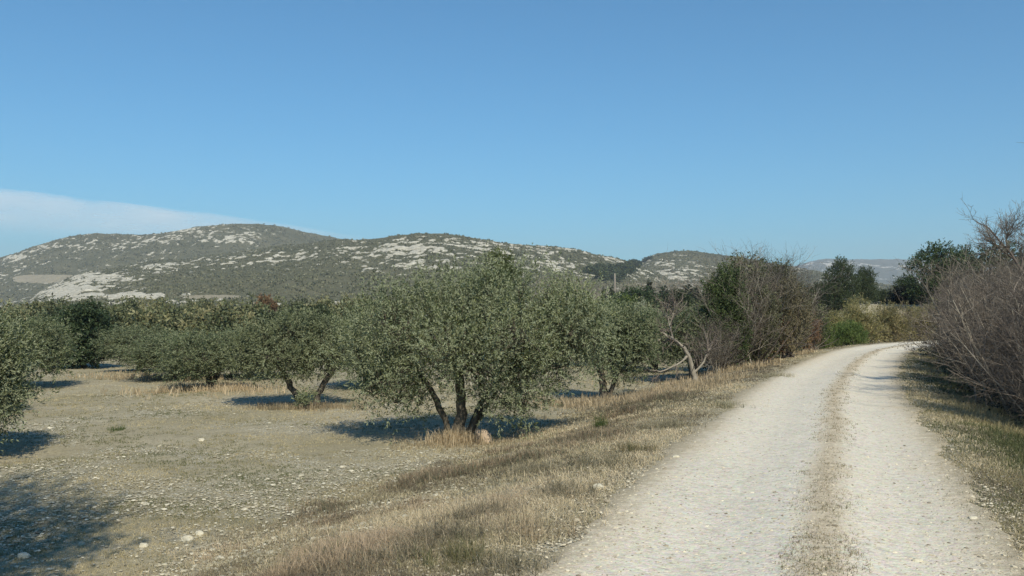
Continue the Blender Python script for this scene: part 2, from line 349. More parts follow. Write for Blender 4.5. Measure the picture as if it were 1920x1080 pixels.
gb = n.new("ShaderNodeTexVoronoi"); gb.inputs["Scale"].default_value = 22; l.new(co, gb.inputs["Vector"]); gs = ramp(n, [(0.0, (0.62, 0.6, 0.56)), (0.16, (0.9, 0.9, 0.88)), (0.5, (1.04, 1.04, 1.04))]); gs2 = n.new("ShaderNodeSeparateColor"); l.new(gb.outputs["Color"], gs2.inputs[0]); l.new(gs2.outputs[0], gs.inputs[0])
tw_ = mixc(n, l, 0.4, tw_, gs.outputs[0], 'MULTIPLY')
tc_ = mixc(n, l, mth(n, l, 'MULTIPLY', strip, 0.66), tw_, brown.outputs[0])
soil2 = ramp(n, [(0.3, (0.19, 0.165, 0.115)), (0.5, (0.31, 0.27, 0.195)), (0.72, (0.48, 0.43, 0.33))]); l.new(mth(n, l, 'ADD', mth(n, l, 'MULTIPLY', f2, 0.5), mth(n, l, 'MULTIPLY', f3, 0.5)), soil2.inputs[0])
em = mth(n, l, 'MULTIPLY', mth(n, l, 'SUBTRACT', mth(n, l, 'ADD', au, mth(n, l, 'MULTIPLY', mth(n, l, 'ADD', f2, mth(n, l, 'MULTIPLY', f3, 0.6)), 0.9)), 1.93), 3.0, True)
l.new(mixc(n, l, em, tc_, soil2.outputs[0]), b.inputs["Base Color"])
b.inputs["Roughness"].default_value = 0.9; b.inputs["Specular IOR Level"].default_value = 0.2
bp = n.new("ShaderNodeBump"); bp.inputs["Strength"].default_value = 0.5; bp.inputs["Distance"].default_value = 0.008
l.new(mth(n, l, 'SUBTRACT', mth(n, l, 'ADD', mth(n, l, 'MULTIPLY', f2, 2.0), f3), mth(n, l, 'ADD', vo.outputs["Distance"], vb.outputs["Distance"])), bp.inputs["Height"]); l.new(bp.outputs[0], b.inputs["Normal"])
M['track'] = m
tag(g.build("track", M['track'], smooth=True, extra={'u': uu.ravel()}), "pale gravel track with two wheel ruts bending right", kind='structure')

# ------------------------------------------------------------------ hills
def rock_mat(name, green, rockc):
    m, n, l, b = nodes(name); co = coords(n)
    mp = n.new("ShaderNodeMapping"); mp.inputs["Scale"].default_value = (1, 1, 1.6); l.new(co, mp.inputs[0])
    f = noise(n, l, mp.outputs[0], 0.09, 6, 0.72); f2 = noise(n, l, mp.outputs[0], 0.3, 4, 0.7); f0 = noise(n, l, co, 0.012, 4, 0.6)
    gsum = mth(n, l, 'ADD', mth(n, l, 'MULTIPLY', f0, 0.5), mth(n, l, 'MULTIPLY', mth(n, l, 'ADD', f, f2), 0.25))
    gr_ = ramp(n, [(0.36, green[0]), (0.5, green[1]), (0.64, green[2])]); l.new(gsum, gr_.inputs[0])
    rk = attr(n, "rock").outputs["Fac"]
    v = mth(n, l, 'ADD', rk, mth(n, l, 'MULTIPLY', mth(n, l, 'SUBTRACT', mth(n, l, 'ADD', f, f2), 1.0), 0.55))
    rm = ramp(n, [(0.5, (0, 0, 0)), (0.62, (1, 1, 1))]); l.new(v, rm.inputs[0])
    rc = ramp(n, [(0.35, rockc[0]), (0.65, rockc[1])]); l.new(f2, rc.inputs[0])
    c = mixc(n, l, rm.outputs[0], gr_.outputs[0], rc.outputs[0])
    fld = attr(n, "pale").outputs["Fac"]
    c = mixc(n, l, mth(n, l, 'GREATER_THAN', mth(n, l, 'ADD', fld, mth(n, l, 'MULTIPLY', f, 0.2)), 0.6), c, (0.30, 0.27, 0.20))
    l.new(c, b.inputs["Base Color"]); b.inputs["Roughness"].default_value = 0.95; b.inputs["Specular IOR Level"].default_value = 0.1
    bp = n.new("ShaderNodeBump"); bp.inputs["Strength"].default_value = 0.9; bp.inputs["Distance"].default_value = 2.5
    l.new(mth(n, l, 'ADD', f, f2), bp.inputs["Height"]); l.new(bp.outputs[0], b.inputs["Normal"])
    return m
M['hill'] = rock_mat("scrub_and_limestone", ((0.068, 0.073, 0.042), (0.11, 0.11, 0.066), (0.155, 0.145, 0.092)), ((0.36, 0.34, 0.28), (0.64, 0.61, 0.52)))
M['hillfar'] = rock_mat("far_scrub_and_limestone", ((0.07, 0.08, 0.055), (0.10, 0.11, 0.08), (0.13, 0.13, 0.1)), ((0.40, 0.38, 0.33), (0.62, 0.59, 0.53)))

HILLS = {}
def hill(label, sky_pts, Dc, Df, px0, px1, dens, patches=(), fields=(), step=2.0, rows=230, gamp=10.0, seed=1, mat='hill', stretch=1.0, streak=0.0, thr=0.645, p_exp=1.25):
    px = np.arange(px0, px1 + step, step); pts = np.array(sky_pts, float)
    yc = np.interp(px, pts[:, 0], pts[:, 1]); w = np.hanning(19); w /= w.sum(); yc = np.convolve(np.pad(yc, 9, 'edge'), w, 'valid')
    yc = yc + (fbm(px * 0.06, px * 0, 4, seed) - 0.5) * 3.0
    t = np.concatenate([np.linspace(0, 1, rows), np.linspace(1, 1.6, 24)[1:]])
    PX, T = np.meshgrid(px, t, indexing='ij')
    Dcx = Dc * (1 + 0.05 * np.sin(PX * 0.006 + seed)); D = Df + (Dcx - Df) * T
    Zc = CH + (HOR - yc)[:, None] / F * Dcx
    p = np.where(T <= 1, T ** p_exp * (1.0 + 0.22 * (1 - T)), 1 - (T - 1) ** 2 * 1.4)
    Xw = (PX - 960) / F * D
    gul = (np.abs(fbm(Xw * 0.008, D * 0.003, 4, seed + 5) - 0.5) * 2 - 0.4) * gamp * np.sin(np.pi * np.clip(T, 0, 1)) ** 0.8 + (fbm(Xw * 0.05, D * 0.03, 4, seed + 9) - 0.5) * gamp * 0.35 * np.clip(T * 3, 0, 1) * (1 - np.clip((T - 0.9) * 10, 0, 1) * 0.75)
    Zw = -2.5 + (Zc + 2.5) * p + gul
    PY = HOR - (Zw - CH) / D * F
    # rock exposure in world metres, patches as real places on the slope
    n1 = fbm(Xw * 0.17 * stretch + D * streak, (D + Zw * 2) * 0.10 * stretch, 5, seed + 20); n2 = fbm(Xw * 0.012, D * 0.008, 3, seed + 30)
    dn = np.zeros_like(PX) + dens
    for (cx_, cy_, rx_, ry_, k) in patches: dn = dn + k * np.exp(-(((PX - cx_) / rx_) ** 2 + ((PY - cy_) / ry_) ** 2) ** 1.5)
    rock = 0.56 + (n1 - thr) * 2.4 + (n2 - 0.5) * 1.5 + dn
    fl = np.zeros_like(PX)
    for (cx_, cy_, rx_, ry_) in fields: fl = np.maximum(fl, (((PX - cx_) / rx_) ** 4 + ((PY - cy_) / ry_) ** 2 < 1) * 1.0)
    Zw = Zw + np.clip((rock - 0.56) * 4, 0, 1) * 1.0 * (T < 0.97)
    idx = np.arange(PX.size).reshape(PX.shape); q = np.stack([idx[:-1, :-1], idx[1:, :-1], idx[1:, 1:], idx[:-1, 1:]], -1).reshape(-1, 4)
    g = MB(); g.add(np.stack([Xw, D, Zw], -1).reshape(-1, 3), quads=q)
    HILLS[label] = (px, PX, D, Zw, PY, np.maximum(rock, fl))
    return tag(g.build("hill", M[mat], smooth=True, extra={'rock': np.clip(rock, 0, 1).ravel(), 'pale': fl.ravel()}), label, kind='structure')

hill("tallest rounded scrub hill with limestone streaks at left",
     [(-500, 540), (-100, 505), (0, 482), (30, 474), (60, 462), (110, 448), (150, 440), (180, 437), (210, 438), (260, 440), (310, 436), (370, 424), (420, 420), (460, 419), (500, 420), (530, 425), (560, 432), (620, 444), (680, 453), (760, 475), (900, 520)],
     1500, 950, -500, 900, -0.31, patches=[(110, 462, 45, 5, 0.5), (25, 482, 32, 5, 0.45), (185, 468, 22, 6, 0.45), (360, 432, 40, 4, 0.42), (440, 450, 60, 9, 0.32), (480, 430, 45, 9, 0.35), (330, 457, 35, 3, 0.34), (150, 485, 14, 4, 0.4), (280, 475, 20, 4, 0.3), (570, 440, 20, 5, 0.4)],
     fields=[(90, 523, 68, 8)], seed=3, gamp=16, streak=0.02)
hill("middle hill covered with pale limestone outcrops",
     [(-300, 600), (-60, 590), (20, 575), (60, 557), (90, 538), (120, 524), (150, 512), (180, 508), (230, 500), (280, 488), (340, 486), (400, 478), (450, 470), (500, 463), (560, 457), (620, 450), (660, 449), (700, 448), (740, 441), (780, 437), (820, 438), (860, 441), (900, 447), (960, 457), (1030, 461), (1080, 468), (1130, 479), (1170, 487), (1230, 510), (1300, 545)],
     880, 330, -300, 1300, -0.10, patches=[(110, 543, 58, 17, 0.75), (180, 520, 55, 11, 0.7), (290, 500, 60, 12, 0.4), (240, 556, 110, 6, 0.85), (180, 543, 60, 10, .3), (430, 492, 90, 14, 0.2), (580, 487, 70, 16, 0.2), (700, 475, 80, 20, 0.22), (860, 465, 110, 18, 0.16), (1030, 496, 32, 9, 0.35), (1070, 478, 70, 8, -0.1), (640, 540, 260, 28, -0.45), (950, 540, 300, 22, -0.45), (400, 530, 110, 16, -0.3), (470, 440, 200, 10, -0.1)],
     fields=[(400, 557, 55, 4)], seed=12, gamp=12, streak=0.0)
hill("smooth scrub hill with scattered white rock right of the gap",
     [(1000, 590), (1080, 560), (1130, 530), (1160, 512), (1190, 497), (1215, 482), (1240, 474), (1270, 470), (1300, 471), (1340, 476), (1400, 485), (1460, 495), (1520, 506), (1600, 522), (1700, 540), (1900, 575)],
     1150, 600, 1000, 1900, -0.36, patches=[(1235, 515, 40, 16, 0.30), (1180, 522, 25, 10, 0.32), (1240, 492, 24, 6, 0.3), (1270, 478, 20, 2.5, 0.4), (1320, 480, 12, 3, 0.3), (1495, 505, 30, 5, 0.4)],
     seed=25, gamp=8)
hill("far bluish ridge with a white rocky crag on the horizon",
     [(1200, 560), (1350, 535), (1440, 502), (1490, 499), (1510, 494), (1530, 487), (1548, 484), (1565, 485), (1590, 487), (1640, 486), (1700, 486), (1760, 489), (1850, 484), (1950, 490), (2100, 510), (2400, 540)],
     4200, 2400, 1200, 2400, -0.2, patches=[(1540, 497, 35, 9, 0.42), (1560, 515, 25, 8, 0.3), (1640, 498, 18, 3, 0.45), (1668, 502, 16, 3, 0.5), (1705, 500, 16, 4, 0.5), (1610, 496, 14, 3, 0.35)],
     seed=41, gamp=30, mat='hillfar', rows=150, stretch=0.3)

# ------------------------------------------------------------------ trees
def foliage(mb, lobes, n_spray, tw, lv, L=0.06, W=0.009, twl=0.3, up=0.35, bias=2.6, spread=0.6, jit=0.12, tone=0.0, lobevar=0.07):
    p, nr, k, r = sample_lobes(lobes, n_spray, bias)
    hgt = np.array(lobes)[:, 2]; clump = vnoise(p[:, 0] * 2.2 + 40, p[:, 1] * 2.2 + p[:, 2] * 1.9, 7)
    fine_ = vnoise(p[:, 0] * 4.3 + 11, p[:, 2] * 4.3 + p[:, 1] * 3.7, 9); keep = clump * .6 + fine_ * .5 + r * 0.2 > 0.40; p = p[keep]; nr = nr[keep]; clump = clump[keep]; N = len(p)
    b0 = np.repeat(p, tw, 0) + R.normal(size=(N * tw, 3)) * jit
    d = unit(np.repeat(nr, tw, 0) * 0.7 + np.array([0, 0, up]) + R.normal(size=(N * tw, 3)) * spread)
    tl = twl * R.uniform(0.6, 1.3, N * tw)
    s = R.random((N * tw, lv)) ; base = b0[:, None] + d[:, None] * (s * tl[:, None])[..., None]
    dd = np.repeat(d[:, None], lv, 1).reshape(-1, 3); base = base.reshape(-1, 3)
    pr = unit(np.cross(dd, rv(len(dd)))); ld = unit(dd * 0.75 + pr * 0.75)
    lt_ = np.random.default_rng(len(lobes)).normal(0, lobevar, len(lobes))[k[keep]]
    a = np.clip(np.repeat(np.repeat(lt_, tw), lv) + np.repeat(np.repeat(clump, tw), lv) * 0.5 * 1.0 + np.repeat(np.repeat(fine_[keep], tw), lv) * 0.45 - .04 + tone + R.normal(size=len(dd)) * 0.2, 0, 1)
    upv = unit(np.repeat(np.repeat(nr, tw, 0), lv, 0) * 0.8 + np.array([0.05, -0.05, 0.8]))
    n = len(dd); leaves(mb, base, ld, L * R.uniform(0.7, 1.3, n), W * R.uniform(0.75, 1.25, n), upv, a, 0.06)
    return p, k[keep]

def skeleton(mb, lobes, stems, sprays, ks, sub=7, r0=0.035, rt=0.005):
    """limbs from the stems' tops to every lobe, boughs inside it and twigs to the sprays"""
    Ls = np.array(lobes, float); tops = np.array([s[-1] for s in stems]); near = np.argmin(np.linalg.norm(Ls[:, None, :2] - tops[None, :, :2], axis=2), 1)
    hub = Ls[:, :3].copy(); hub[:, 2] -= Ls[:, 5] * 0.3
    P = curve(tops[near], hub, 7, lift=0.1); rad = np.linspace(1, 0.45, 7)[None] * r0; tubes(mb, P, np.repeat(rad, len(P), 0), 6)
    d = rv(len(Ls) * sub); d[:, 2] = np.abs(d[:, 2]) * 0.7 - 0.1; ki = np.repeat(np.arange(len(Ls)), sub)
    bt = Ls[ki, :3] + d * Ls[ki, 3:6] * 0.62
    P = curve(hub[ki], bt, 5, lift=0.05); tubes(mb, P, np.repeat(np.linspace(r0 * 0.45, rt * 1.6, 5)[None], len(P), 0), 4)
    if sprays is not None and len(sprays):
        j = np.empty(len(sprays), int)
        for i in range(len(Ls)):
            w = np.where(ks == i)[0]
            if len(w): c = np.where(ki == i)[0]; j[w] = c[np.argmin(np.linalg.norm(sprays[w][:, None] - bt[c][None], axis=2), 1)]
        P = curve(bt[j], sprays, 4, lift=0.0); tubes(mb, P, np.repeat(np.linspace(rt * 1.5, rt * 0.5, 4)[None], len(P), 0), 3)

def stem_tubes(mb, stems, radii, S=9):
    for s, r in zip(stems, radii):
        s = np.array(s, float); K = 14; t = np.linspace(0, 1, len(s)); tt_ = np.linspace(0, 1, K)
        P = np.stack([np.interp(tt_, t, s[:, i]) for i in range(3)], 1)
        P[1:-1] += R.normal(size=(K - 2, 3)) * r[0] * 0.12
        rad = np.interp(tt_, [0, 0.12, 1], [r[0] * 1.5, r[0], r[1]]); tubes(mb, P[None], rad[None], S, bump=0.35)

TREES = {}
def make_tree(name, label, cat, loc, lobes, stems, radii, leafm, barkm='bark', n=900, tw=5, lv=14, L=0.06, W=0.009, twl=0.3, group=None, rot=0, key=None, twigs=True, sub=7, r0=0.035, crown_name='crown', **kw):
    t = bpy.data.objects.new(name, None); C.objects.link(t); t.location = loc; t.rotation_euler = (0, 0, rot)
    tag(t, label, cat, group)
    cb = MB(); tb = MB(); p, k = foliage(cb, lobes, n, tw, lv, L, W, twl, **kw)
    stem_tubes(tb, stems, radii); skeleton(tb, lobes, stems, p[:: 1] if twigs else None, k_of(lobes, p) if twigs else None, sub, r0)
    tb.build('trunk', M[barkm], t, smooth=True); cb.build(crown_name, M[leafm], t)
    if key: TREES[key] = t
    return t
def k_of(lobes, p):
    Ls = np.array(lobes, float); return np.argmin(np.linalg.norm((p[:, None] - Ls[None, :, :3]) / Ls[None, :, 3:6], axis=2), 1)
def copy_tree(src, loc, rot, scale, label, group=None, name=None):
    c = src.copy(); C.objects.link(c); c.location = loc; c.rotation_euler = (0, 0, rot); c.scale = scale if hasattr(scale, '__len__') else (scale,) * 3
    c['label'] = label
    if group: c['group'] = group
    for ch in list(src.children):
        o = ch.copy(); C.objects.link(o); o.parent = c
    return c

GO = "olive trees of the grove"
# the big olive in the middle
base = at(860, 15.9)
def lm(px, py, y=0.0): return ((px - 860) * 0.00956, y, (830 - py) * 0.00956)
def lob(px, py, rx, rz, y=0.0, ry=None): x, y_, z = lm(px, py, y); return (x, y_, z, rx, ry or (rx + rz) / 2, rz)
lobes_main = [lob(738, 622, .80, .72), lob(700, 665, .58, .62), lob(822, 598, .80, .78, .25), lob(905, 586, .68, .72, -.3), lob(985, 590, .78, .76, .2), lob(1060, 622, .66, .66, -.1), lob(1095, 632, .5, .6), lob(1075, 600, .5, .5, .2),
              lob(738, 712, .68, .46, -.25), lob(930, 690, .85, .62, -.3), lob(1020, 690, .6, .5, .3), lob(850, 650, .8, .55, -.75), lob(960, 640, .8, .6, -.7), lob(880, 610, .9, .7, .9), lob(780, 640, .8, .6, .8), lob(1000, 640, .8, .6, .85),
              lob(985, 750, .42, .36, -.2), lob(940, 755, .3, .3, .2), lob(790, 745, .36, .3, -.3), lob(740, 748, .36, .28, 0), lob(915, 745, .28, .3, -.35), lob(700, 735, .3, .26)]
stems_main = [[lm(842, 838), lm(836, 795, -.03), lm(824, 760, -.05), lm(805, 725, -.05), lm(775, 690, -.05)],
              [lm(860, 840), lm(860, 800), lm(866, 760), lm(862, 720), lm(850, 665), lm(856, 630, .1)],
              [lm(868, 838, .1), lm(885, 800, .1), lm(898, 765, .15), lm(930, 720, .1), lm(985, 680, .1)],
              [lm(874, 836, .2), lm(895, 790, .3), lm(925, 750, .5), lm(930, 700, .7)]]
big = make_tree("olive_tree", "largest round olive tree with three dark stems, in the centre of the grove", "tree", base, lobes_main, stems_main, [(.065, .04), (.115, .06), (.06, .04), (.06, .03)],
                'olive', n=1600, tw=6, lv=14, L=.064, W=.0085, twl=.40, up=.6, spread=.5, group=GO, key='big')

# the two-stemmed olive left of it
base = at(578, 22.0)
k2 = 22.0 / F
def l2(px, py, y=0.0): return ((px - 578) * k2, y, (762 - py) * k2)
def lb2(px, py, rx, rz, y=0.0): x, y_, z = l2(px, py, y); return (x, y_, z, rx, (rx + rz) / 2 * 1.1, rz)
v = make_tree("olive_tree", "olive tree with two thin trunks leaning apart in a V, left of the biggest olive", "tree", base,
              [lb2(500, 640, .6, .5), lb2(555, 630, .62, .55), lb2(610, 640, .62, .55), lb2(480, 672, .5, .46), lb2(540, 668, .7, .4, -.4), lb2(615, 664, .55, .38, -.2), lb2(560, 650, .8, .6, .6), lb2(650, 652, .35, .4), lb2(455, 665, .35, .42)],
              [[l2(565, 768), l2(562, 745), l2(548, 728), l2(535, 705), l2(520, 670)], [l2(592, 768), l2(598, 735), l2(612, 712), l2(628, 690), l2(632, 655)]], [(.085, .06), (.08, .055)],
              'olive_dull', n=800, tw=5, lv=12, L=.07, W=.011, twl=.32, group=GO, key='v')

# generic round olive, used again for the rest of the grove
gen_l = [(0, 0, 1.55, .85, .85, .7), (-.65, .2, 1.3, .65, .6, .62), (.65, -.15, 1.35, .68, .65, .6), (.1, .65, 1.3, .7, .6, .6), (-.1, -.6, 1.3, .7, .6, .6), (.5, .5, 1.6, .5, .5, .5), (-.5, -.5, 1.55, .5, .5, .5), (-.85, -.3, .85, .42, .4, .35), (.85, .3, .9, .42, .4, .38), (-.2, -.85, .85, .4, .35, .35)]
gen_s = [[(0, 0, -.05), (-.06, 0, .4), (-.2, .05, .75), (-.4, .1, 1.15)], [(.05, 0, -.05), (.1, 0, .4), (.22, -.05, .8), (.45, -.05, 1.2)]]
g1 = make_tree("olive_tree", "dull green olive tree with dark trunk in dry orange grass, left of the V-trunked one", "tree", at(398, 26.5), gen_l, gen_s, [(.09, .05), (.08, .05)],
               'olive_dull', n=800, tw=5, lv=11, L=.075, W=.012, twl=.32, group=GO, key='gen')
g1.scale = (1.1, 1.1, .74)
copy_tree(g1, at(262, 34), 2.1, (1.25, 1.15, .74), "leafy olive tree at the left end of the middle row beside the field opening", GO)
copy_tree(g1, at(330, 30), 4.0, (1.3, 1.2, .66), "low olive tree between the left-end tree and the dark-trunked one", GO)
copy_tree(g1, at(690, 27), 1.0, (1.1, 1.1, .95), "olive tree half hidden behind the left flank of the biggest olive", GO)
copy_tree(g1, at(470, 31), 5.1, (1.3, 1.2, .68), "olive tree standing behind the gap left of the V-trunked olive", GO)

# right of centre
k3 = 23.0 / F
def l3(px, py, y=0.0): return ((px - 1138) * k3, y, (750 - py) * k3)
def lb3(px, py, rx, rz, y=0.0): x, y_, z = l3(px, py, y); return (x, y_, z, rx, (rx + rz) / 2 * 1.1, rz)
make_tree("olive_tree", "narrow dark-trunked olive tree just right of the biggest olive", "tree", at(1138, 23.0),
          [lb3(1145, 640, .62, .6), lb3(1175, 625, .62, .62), lb3(1138, 612, .5, .48), lb3(1185, 665, .4, .4, -.2), lb3(1160, 690, .3, .3, -.2), lb3(1122, 655, .38, .38), lb3(1150, 630, .8, .6, .6), lb3(1205, 608, .4, .4)],
          [[l3(1134, 758), l3(1132, 728), l3(1126, 700), l3(1122, 660)], [l3(1140, 758), l3(1146, 725), l3(1160, 690), l3(1172, 650)]], [(.11, .07), (.07, .045)],
          'olive_dull', n=800, tw=5, lv=12, L=.07, W=.011, twl=.32, group=GO)
copy_tree(g1, at(1300, 29), 3.3, (1.05, 1.05, .98), "pale-topped olive tree behind the leaning bare tree", GO)
copy_tree(g1, at(1225, 35), 0.4, (1.2, 1.2, .98), "greyish olive tree behind the narrow dark-trunked one", GO)
copy_tree(g1, at(1060, 38), 2.4, (1.2, 1.2, 1.0), "olive tree glimpsed behind the biggest olive's right side", GO)

# left edge: the near one, cut by the frame; and one wholly outside that throws the near shadow
e = make_tree("olive_tree", "near olive tree with silvery leaves, cut off by the left edge", "tree", at(-100, 14.2),
              [(0, 0, 1.7, .95, .9, .75), (.55, -.1, 1.5, .62, .6, .62), (.7, 0, .95, .48, .5, .5), (.2, .6, 1.3, .7, .6, .6), (.1, -.6, 1.2, .7, .55, .6), (.35, -.2, .55, .42, .4, .32), (-.7, 0, 1.4, .8, .7, .7), (.45, -.2, .25, .3, .3, .22), (.75, .1, 1.6, .4, .4, .45)], gen_s, [(.11, .06), (.09, .05)],
              'olive', n=1100, tw=6, lv=13, L=.066, W=.0095, twl=.3, group=GO, key='edge')
copy_tree(big, (-5.4, 1.5, ground(np.array([-5.4]), np.array([1.5]))[0]), 3.663, (1.6, 1.6, 3.2), "olive tree whose shadow falls across the near left field", GO)
copy_tree(e, at(-95, 19.5), 1.3, 1.0, "olive tree behind the near one at the left edge", GO)
copy_tree(g1, at(35, 27), 2.6, (1.15, 1.15, .95), "farther olive tree in the left row, in front of the dark holm oak", GO)

# holm oak left
ok_l = [(0, 0, 1.5, 1.0, .9, .9), (-.5, 0, 1.0, .9, .8, .8), (.6, -.1, 1.2, .8, .8, .8), (0, -.4, .7, 1.0, .7, .6), (.2, 0, 2.1, .6, .6, .55), (-.4, .2, 1.9, .6, .6, .5)]
ok_s = [[(0, 0, -.05), (0, 0, .3), (.05, 0, .6), (.1, 0, 1.0)]]
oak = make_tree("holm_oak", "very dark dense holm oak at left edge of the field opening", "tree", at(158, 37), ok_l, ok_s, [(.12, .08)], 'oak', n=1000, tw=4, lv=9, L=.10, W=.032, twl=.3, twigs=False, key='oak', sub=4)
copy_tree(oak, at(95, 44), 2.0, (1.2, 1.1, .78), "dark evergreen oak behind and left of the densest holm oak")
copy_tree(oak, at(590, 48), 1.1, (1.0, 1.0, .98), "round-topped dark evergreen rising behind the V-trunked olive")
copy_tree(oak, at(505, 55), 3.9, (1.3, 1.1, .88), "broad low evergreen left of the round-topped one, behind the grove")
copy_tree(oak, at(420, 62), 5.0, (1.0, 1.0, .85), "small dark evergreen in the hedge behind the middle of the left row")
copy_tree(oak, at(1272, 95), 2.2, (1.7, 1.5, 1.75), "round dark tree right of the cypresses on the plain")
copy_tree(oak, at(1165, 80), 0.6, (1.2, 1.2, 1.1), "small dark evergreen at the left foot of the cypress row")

# pines
def pine_l(h, w): return [(0, 0, h * .93, w * .28, w * .28, h * .09), (w * .12, 0, h * .8, w * .42, w * .4, h * .12), (-w * .22, .1, h * .68, w * .4, w * .4, h * .12), (w * .3, -.1, h * .6, w * .42, w * .4, h * .12), (-w * .25, 0, h * .45, w * .5, w * .45, h * .13), (w * .2, 0, h * .38, w * .55, w * .45, h * .14), (0, -.2, h * .24, w * .6, w * .5, h * .15)]
def pine_s(h): return [[(0, 0, -.3), (.05, 0, h * .3), (-.05, 0, h * .6), (.0, 0, h * .88)]]
pa = make_tree("pine_tree", "dark conical pine standing above the ochre broom, right of the bare thicket", "tree", at(1576, 80), pine_l(6.6, 4.4), pine_s(6.6), [(.16, .06)], 'pine', n=800, tw=4, lv=9, L=.15, W=.04, twl=.45, twigs=False, jit=.2, key='pine', sub=3)
gz = at(1576, 80)[2]
def pine_at(px, d, ytop, label, wf=1.0, rot=0):
    p = at(px, d); h = hz(ytop, d) - p[2]; s = h / 6.6 / 1.02; return copy_tree(pa, p, rot, (s * wf, s * wf, s), label)
pa.scale = ((hz(486, 80) - gz) / 6.7 * .78, (hz(486, 80) - gz) / 6.7 * .8, (hz(486, 80) - gz) / 6.7)
pine_at(1622, 84, 502, "smaller pine just right of the dark conical one", 1.0, 1.2)
pine_at(1548, 88, 530, "low bushy pine at the left foot of the conical one", 1.7, 3.0)
pine_at(1655, 92, 543, "low round green tree between the small pine and the dark dome bush", 2.4, 2.0)
pine_at(1758, 66, 458, "broad dark pine crown behind the bare hedge at the bend", 1.25, .5)
pine_at(1808, 68, 464, "pointed pine right of the broad crown behind the bare hedge", 0.9, 1.9)
pine_at(1700, 76, 520, "small dark pine left of the broad crown behind the hedge", 1.5, 3.9)
pine_at(1880, 62, 462, "dark pine behind the tallest bare tree at the right edge", 1.3, 2.8)
M['yellowpine'] = leaf_mat("yellow_green_needle", [(0.05, 0.06, 0.025), (0.095, 0.11, 0.04), (0.15, 0.165, 0.06)], trans=0.15)
pp = at(936, 42); py_ = make_tree("pine_tree", "yellow-green pine top rising behind the biggest olive tree", "tree", pp, pine_l(hz(474, 42) - pp[2], 1.9), pine_s(hz(480, 42) - pp[2]), [(.12, .05)], 'yellowpine', n=900, tw=4, lv=9, L=.10, W=.02, twl=.25, twigs=False, jit=.1, sub=3)
pine_at(1190, 110, 540, "low pine on the plain between two cypresses", 2.0, 0.9)
make_tree("shade_painted_bush", "dome-shaped bush, near-black from painted shade, on the grassy bank beyond the bend", "bush", at(1706, 71), [(0, 0, .6, 1.3, .9, .75), (-.7, 0, .35, .9, .8, .5), (.6, 0, .5, .9, .8, .7), (0, -.2, .2, 1.5, .9, .3)], [[(0, 0, -.1), (0, 0, .2), (0, 0, .5)]], [(.08, .05)], 'dark', n=900, tw=4, lv=8, L=.14, W=.05, twl=.25, twigs=False, sub=3, crown_name='foliage')  # vegetation lying in shadow, the shade painted as near-black foliage

# cypresses on the plain
def cyp(px, d, yt, w, label, src=None):
    p = at(px, d); h = hz(yt, d) - p[2]
    if src is None:
        lo = [(0, 0, f * 1.0 * 5, r, r, .8) for f, r in ((.12, .42), (.25, .52), (.4, .5), (.55, .42), (.7, .33), (.82, .24), (.92, .14))]
        o = make_tree("cypress_tree", label, "tree", p, lo, [[(0, 0, -.1), (0, 0, 2), (0, 0, 4.5)]], [(.1, .03)], 'oak', n=450, tw=3, lv=8, L=.16, W=.04, twl=.25, twigs=False, sub=2, up=1.2, spread=.35, group="cypresses on the plain", jit=.05)
        o.scale = (w, w, h / 5.2); return o
    return copy_tree(src, p, px * .7, (w, w, h / 5.2), label, "cypresses on the plain")
cy = cyp(1218, 190, 531, 2.6, "tallest pointed cypress of the row below the gap between the hills")
cyp(1245, 195, 540, 2.6, "dark cypress right beside the tallest one", cy)
cyp(1200, 210, 546, 1.8, "short thin cypress left of the tallest one", cy)
cyp(1147, 200, 541, 1.7, "thin cypress at the left end of the row, above the olives", cy)
cyp(1132, 205, 544, 1.6, "cypress furthest left, beside the biggest olive's crown", cy)
cyp(1306, 185, 541, 2.4, "blurry cypress at the right end, near the bare thicket", cy)
cyp(1290, 180, 538, 3.2, "wider cypress second from the right end", cy)

# ------------------------------------------------------------------ bushes
def bush(name, label, cat, px, d, ytop, wpx, leafm, n=600, L=.08, W=.022, lobes=6, group=None, twigm='twig_dark', up=.4, spread=.6, twl=.3, x0=None):
    p = at(px, d); h = max(hz(ytop, d) - p[2], .3); w = wpx / F * d / 2
    t = bpy.data.objects.new(name, None); C.objects.link(t); t.location = p; tag(t, label, cat, group)
    lo = []
    for i in range(lobes):
        a = i / lobes * 6.28 + R.uniform(-.4, .4); q_ = R.uniform(.25, .62); lo.append((math.cos(a) * w * q_, math.sin(a) * w * q_ * .8, h * R.uniform(.3, .66), w * R.uniform(.36, .5), w * R.uniform(.36, .5), h * R.uniform(.24, .34)))
    lo.append((0, 0, h * .66, w * .5, w * .5, h * .3)); lo.append((0, 0, h * .3, w * .8, w * .7, h * .28))
    cb = MB(); foliage(cb, lo, n, 4, 8, L, W, twl, up=up, spread=spread, jit=w * .06)
    tb = MB(); P = grow(R.normal(size=(14, 3)) * [w * .15, w * .15, 0], np.stack([R.normal(size=14) * .6, R.normal(size=14) * .6, np.ones(14)], 1), np.full(14, h * .75), 6); tubes(tb, P, np.repeat(np.linspace(.03, .008, 6)[None], 14, 0), 4)
    cb.build('foliage', M[leafm], t); tb.build('stems', M[twigm], t)
    return t
GB = "ochre broom bushes inside the bend"
bush("broom_bush", "ochre broom bush at the left end of the clump by the track", "bush", 1562, 54, 585, 70, 'broom', 600, .10, .015, group=GB, up=.9)
bush("broom_bush", "tallest ochre broom bush in the middle of the clump by the track", "bush", 1612, 57, 556, 95, 'broom', 900, .10, .015, group=GB, up=.9)
bush("broom_bush", "pinkish ochre broom bush right of the tallest one", "bush", 1668, 58, 568, 90, 'broom', 900, .10, .015, group=GB, up=.9)
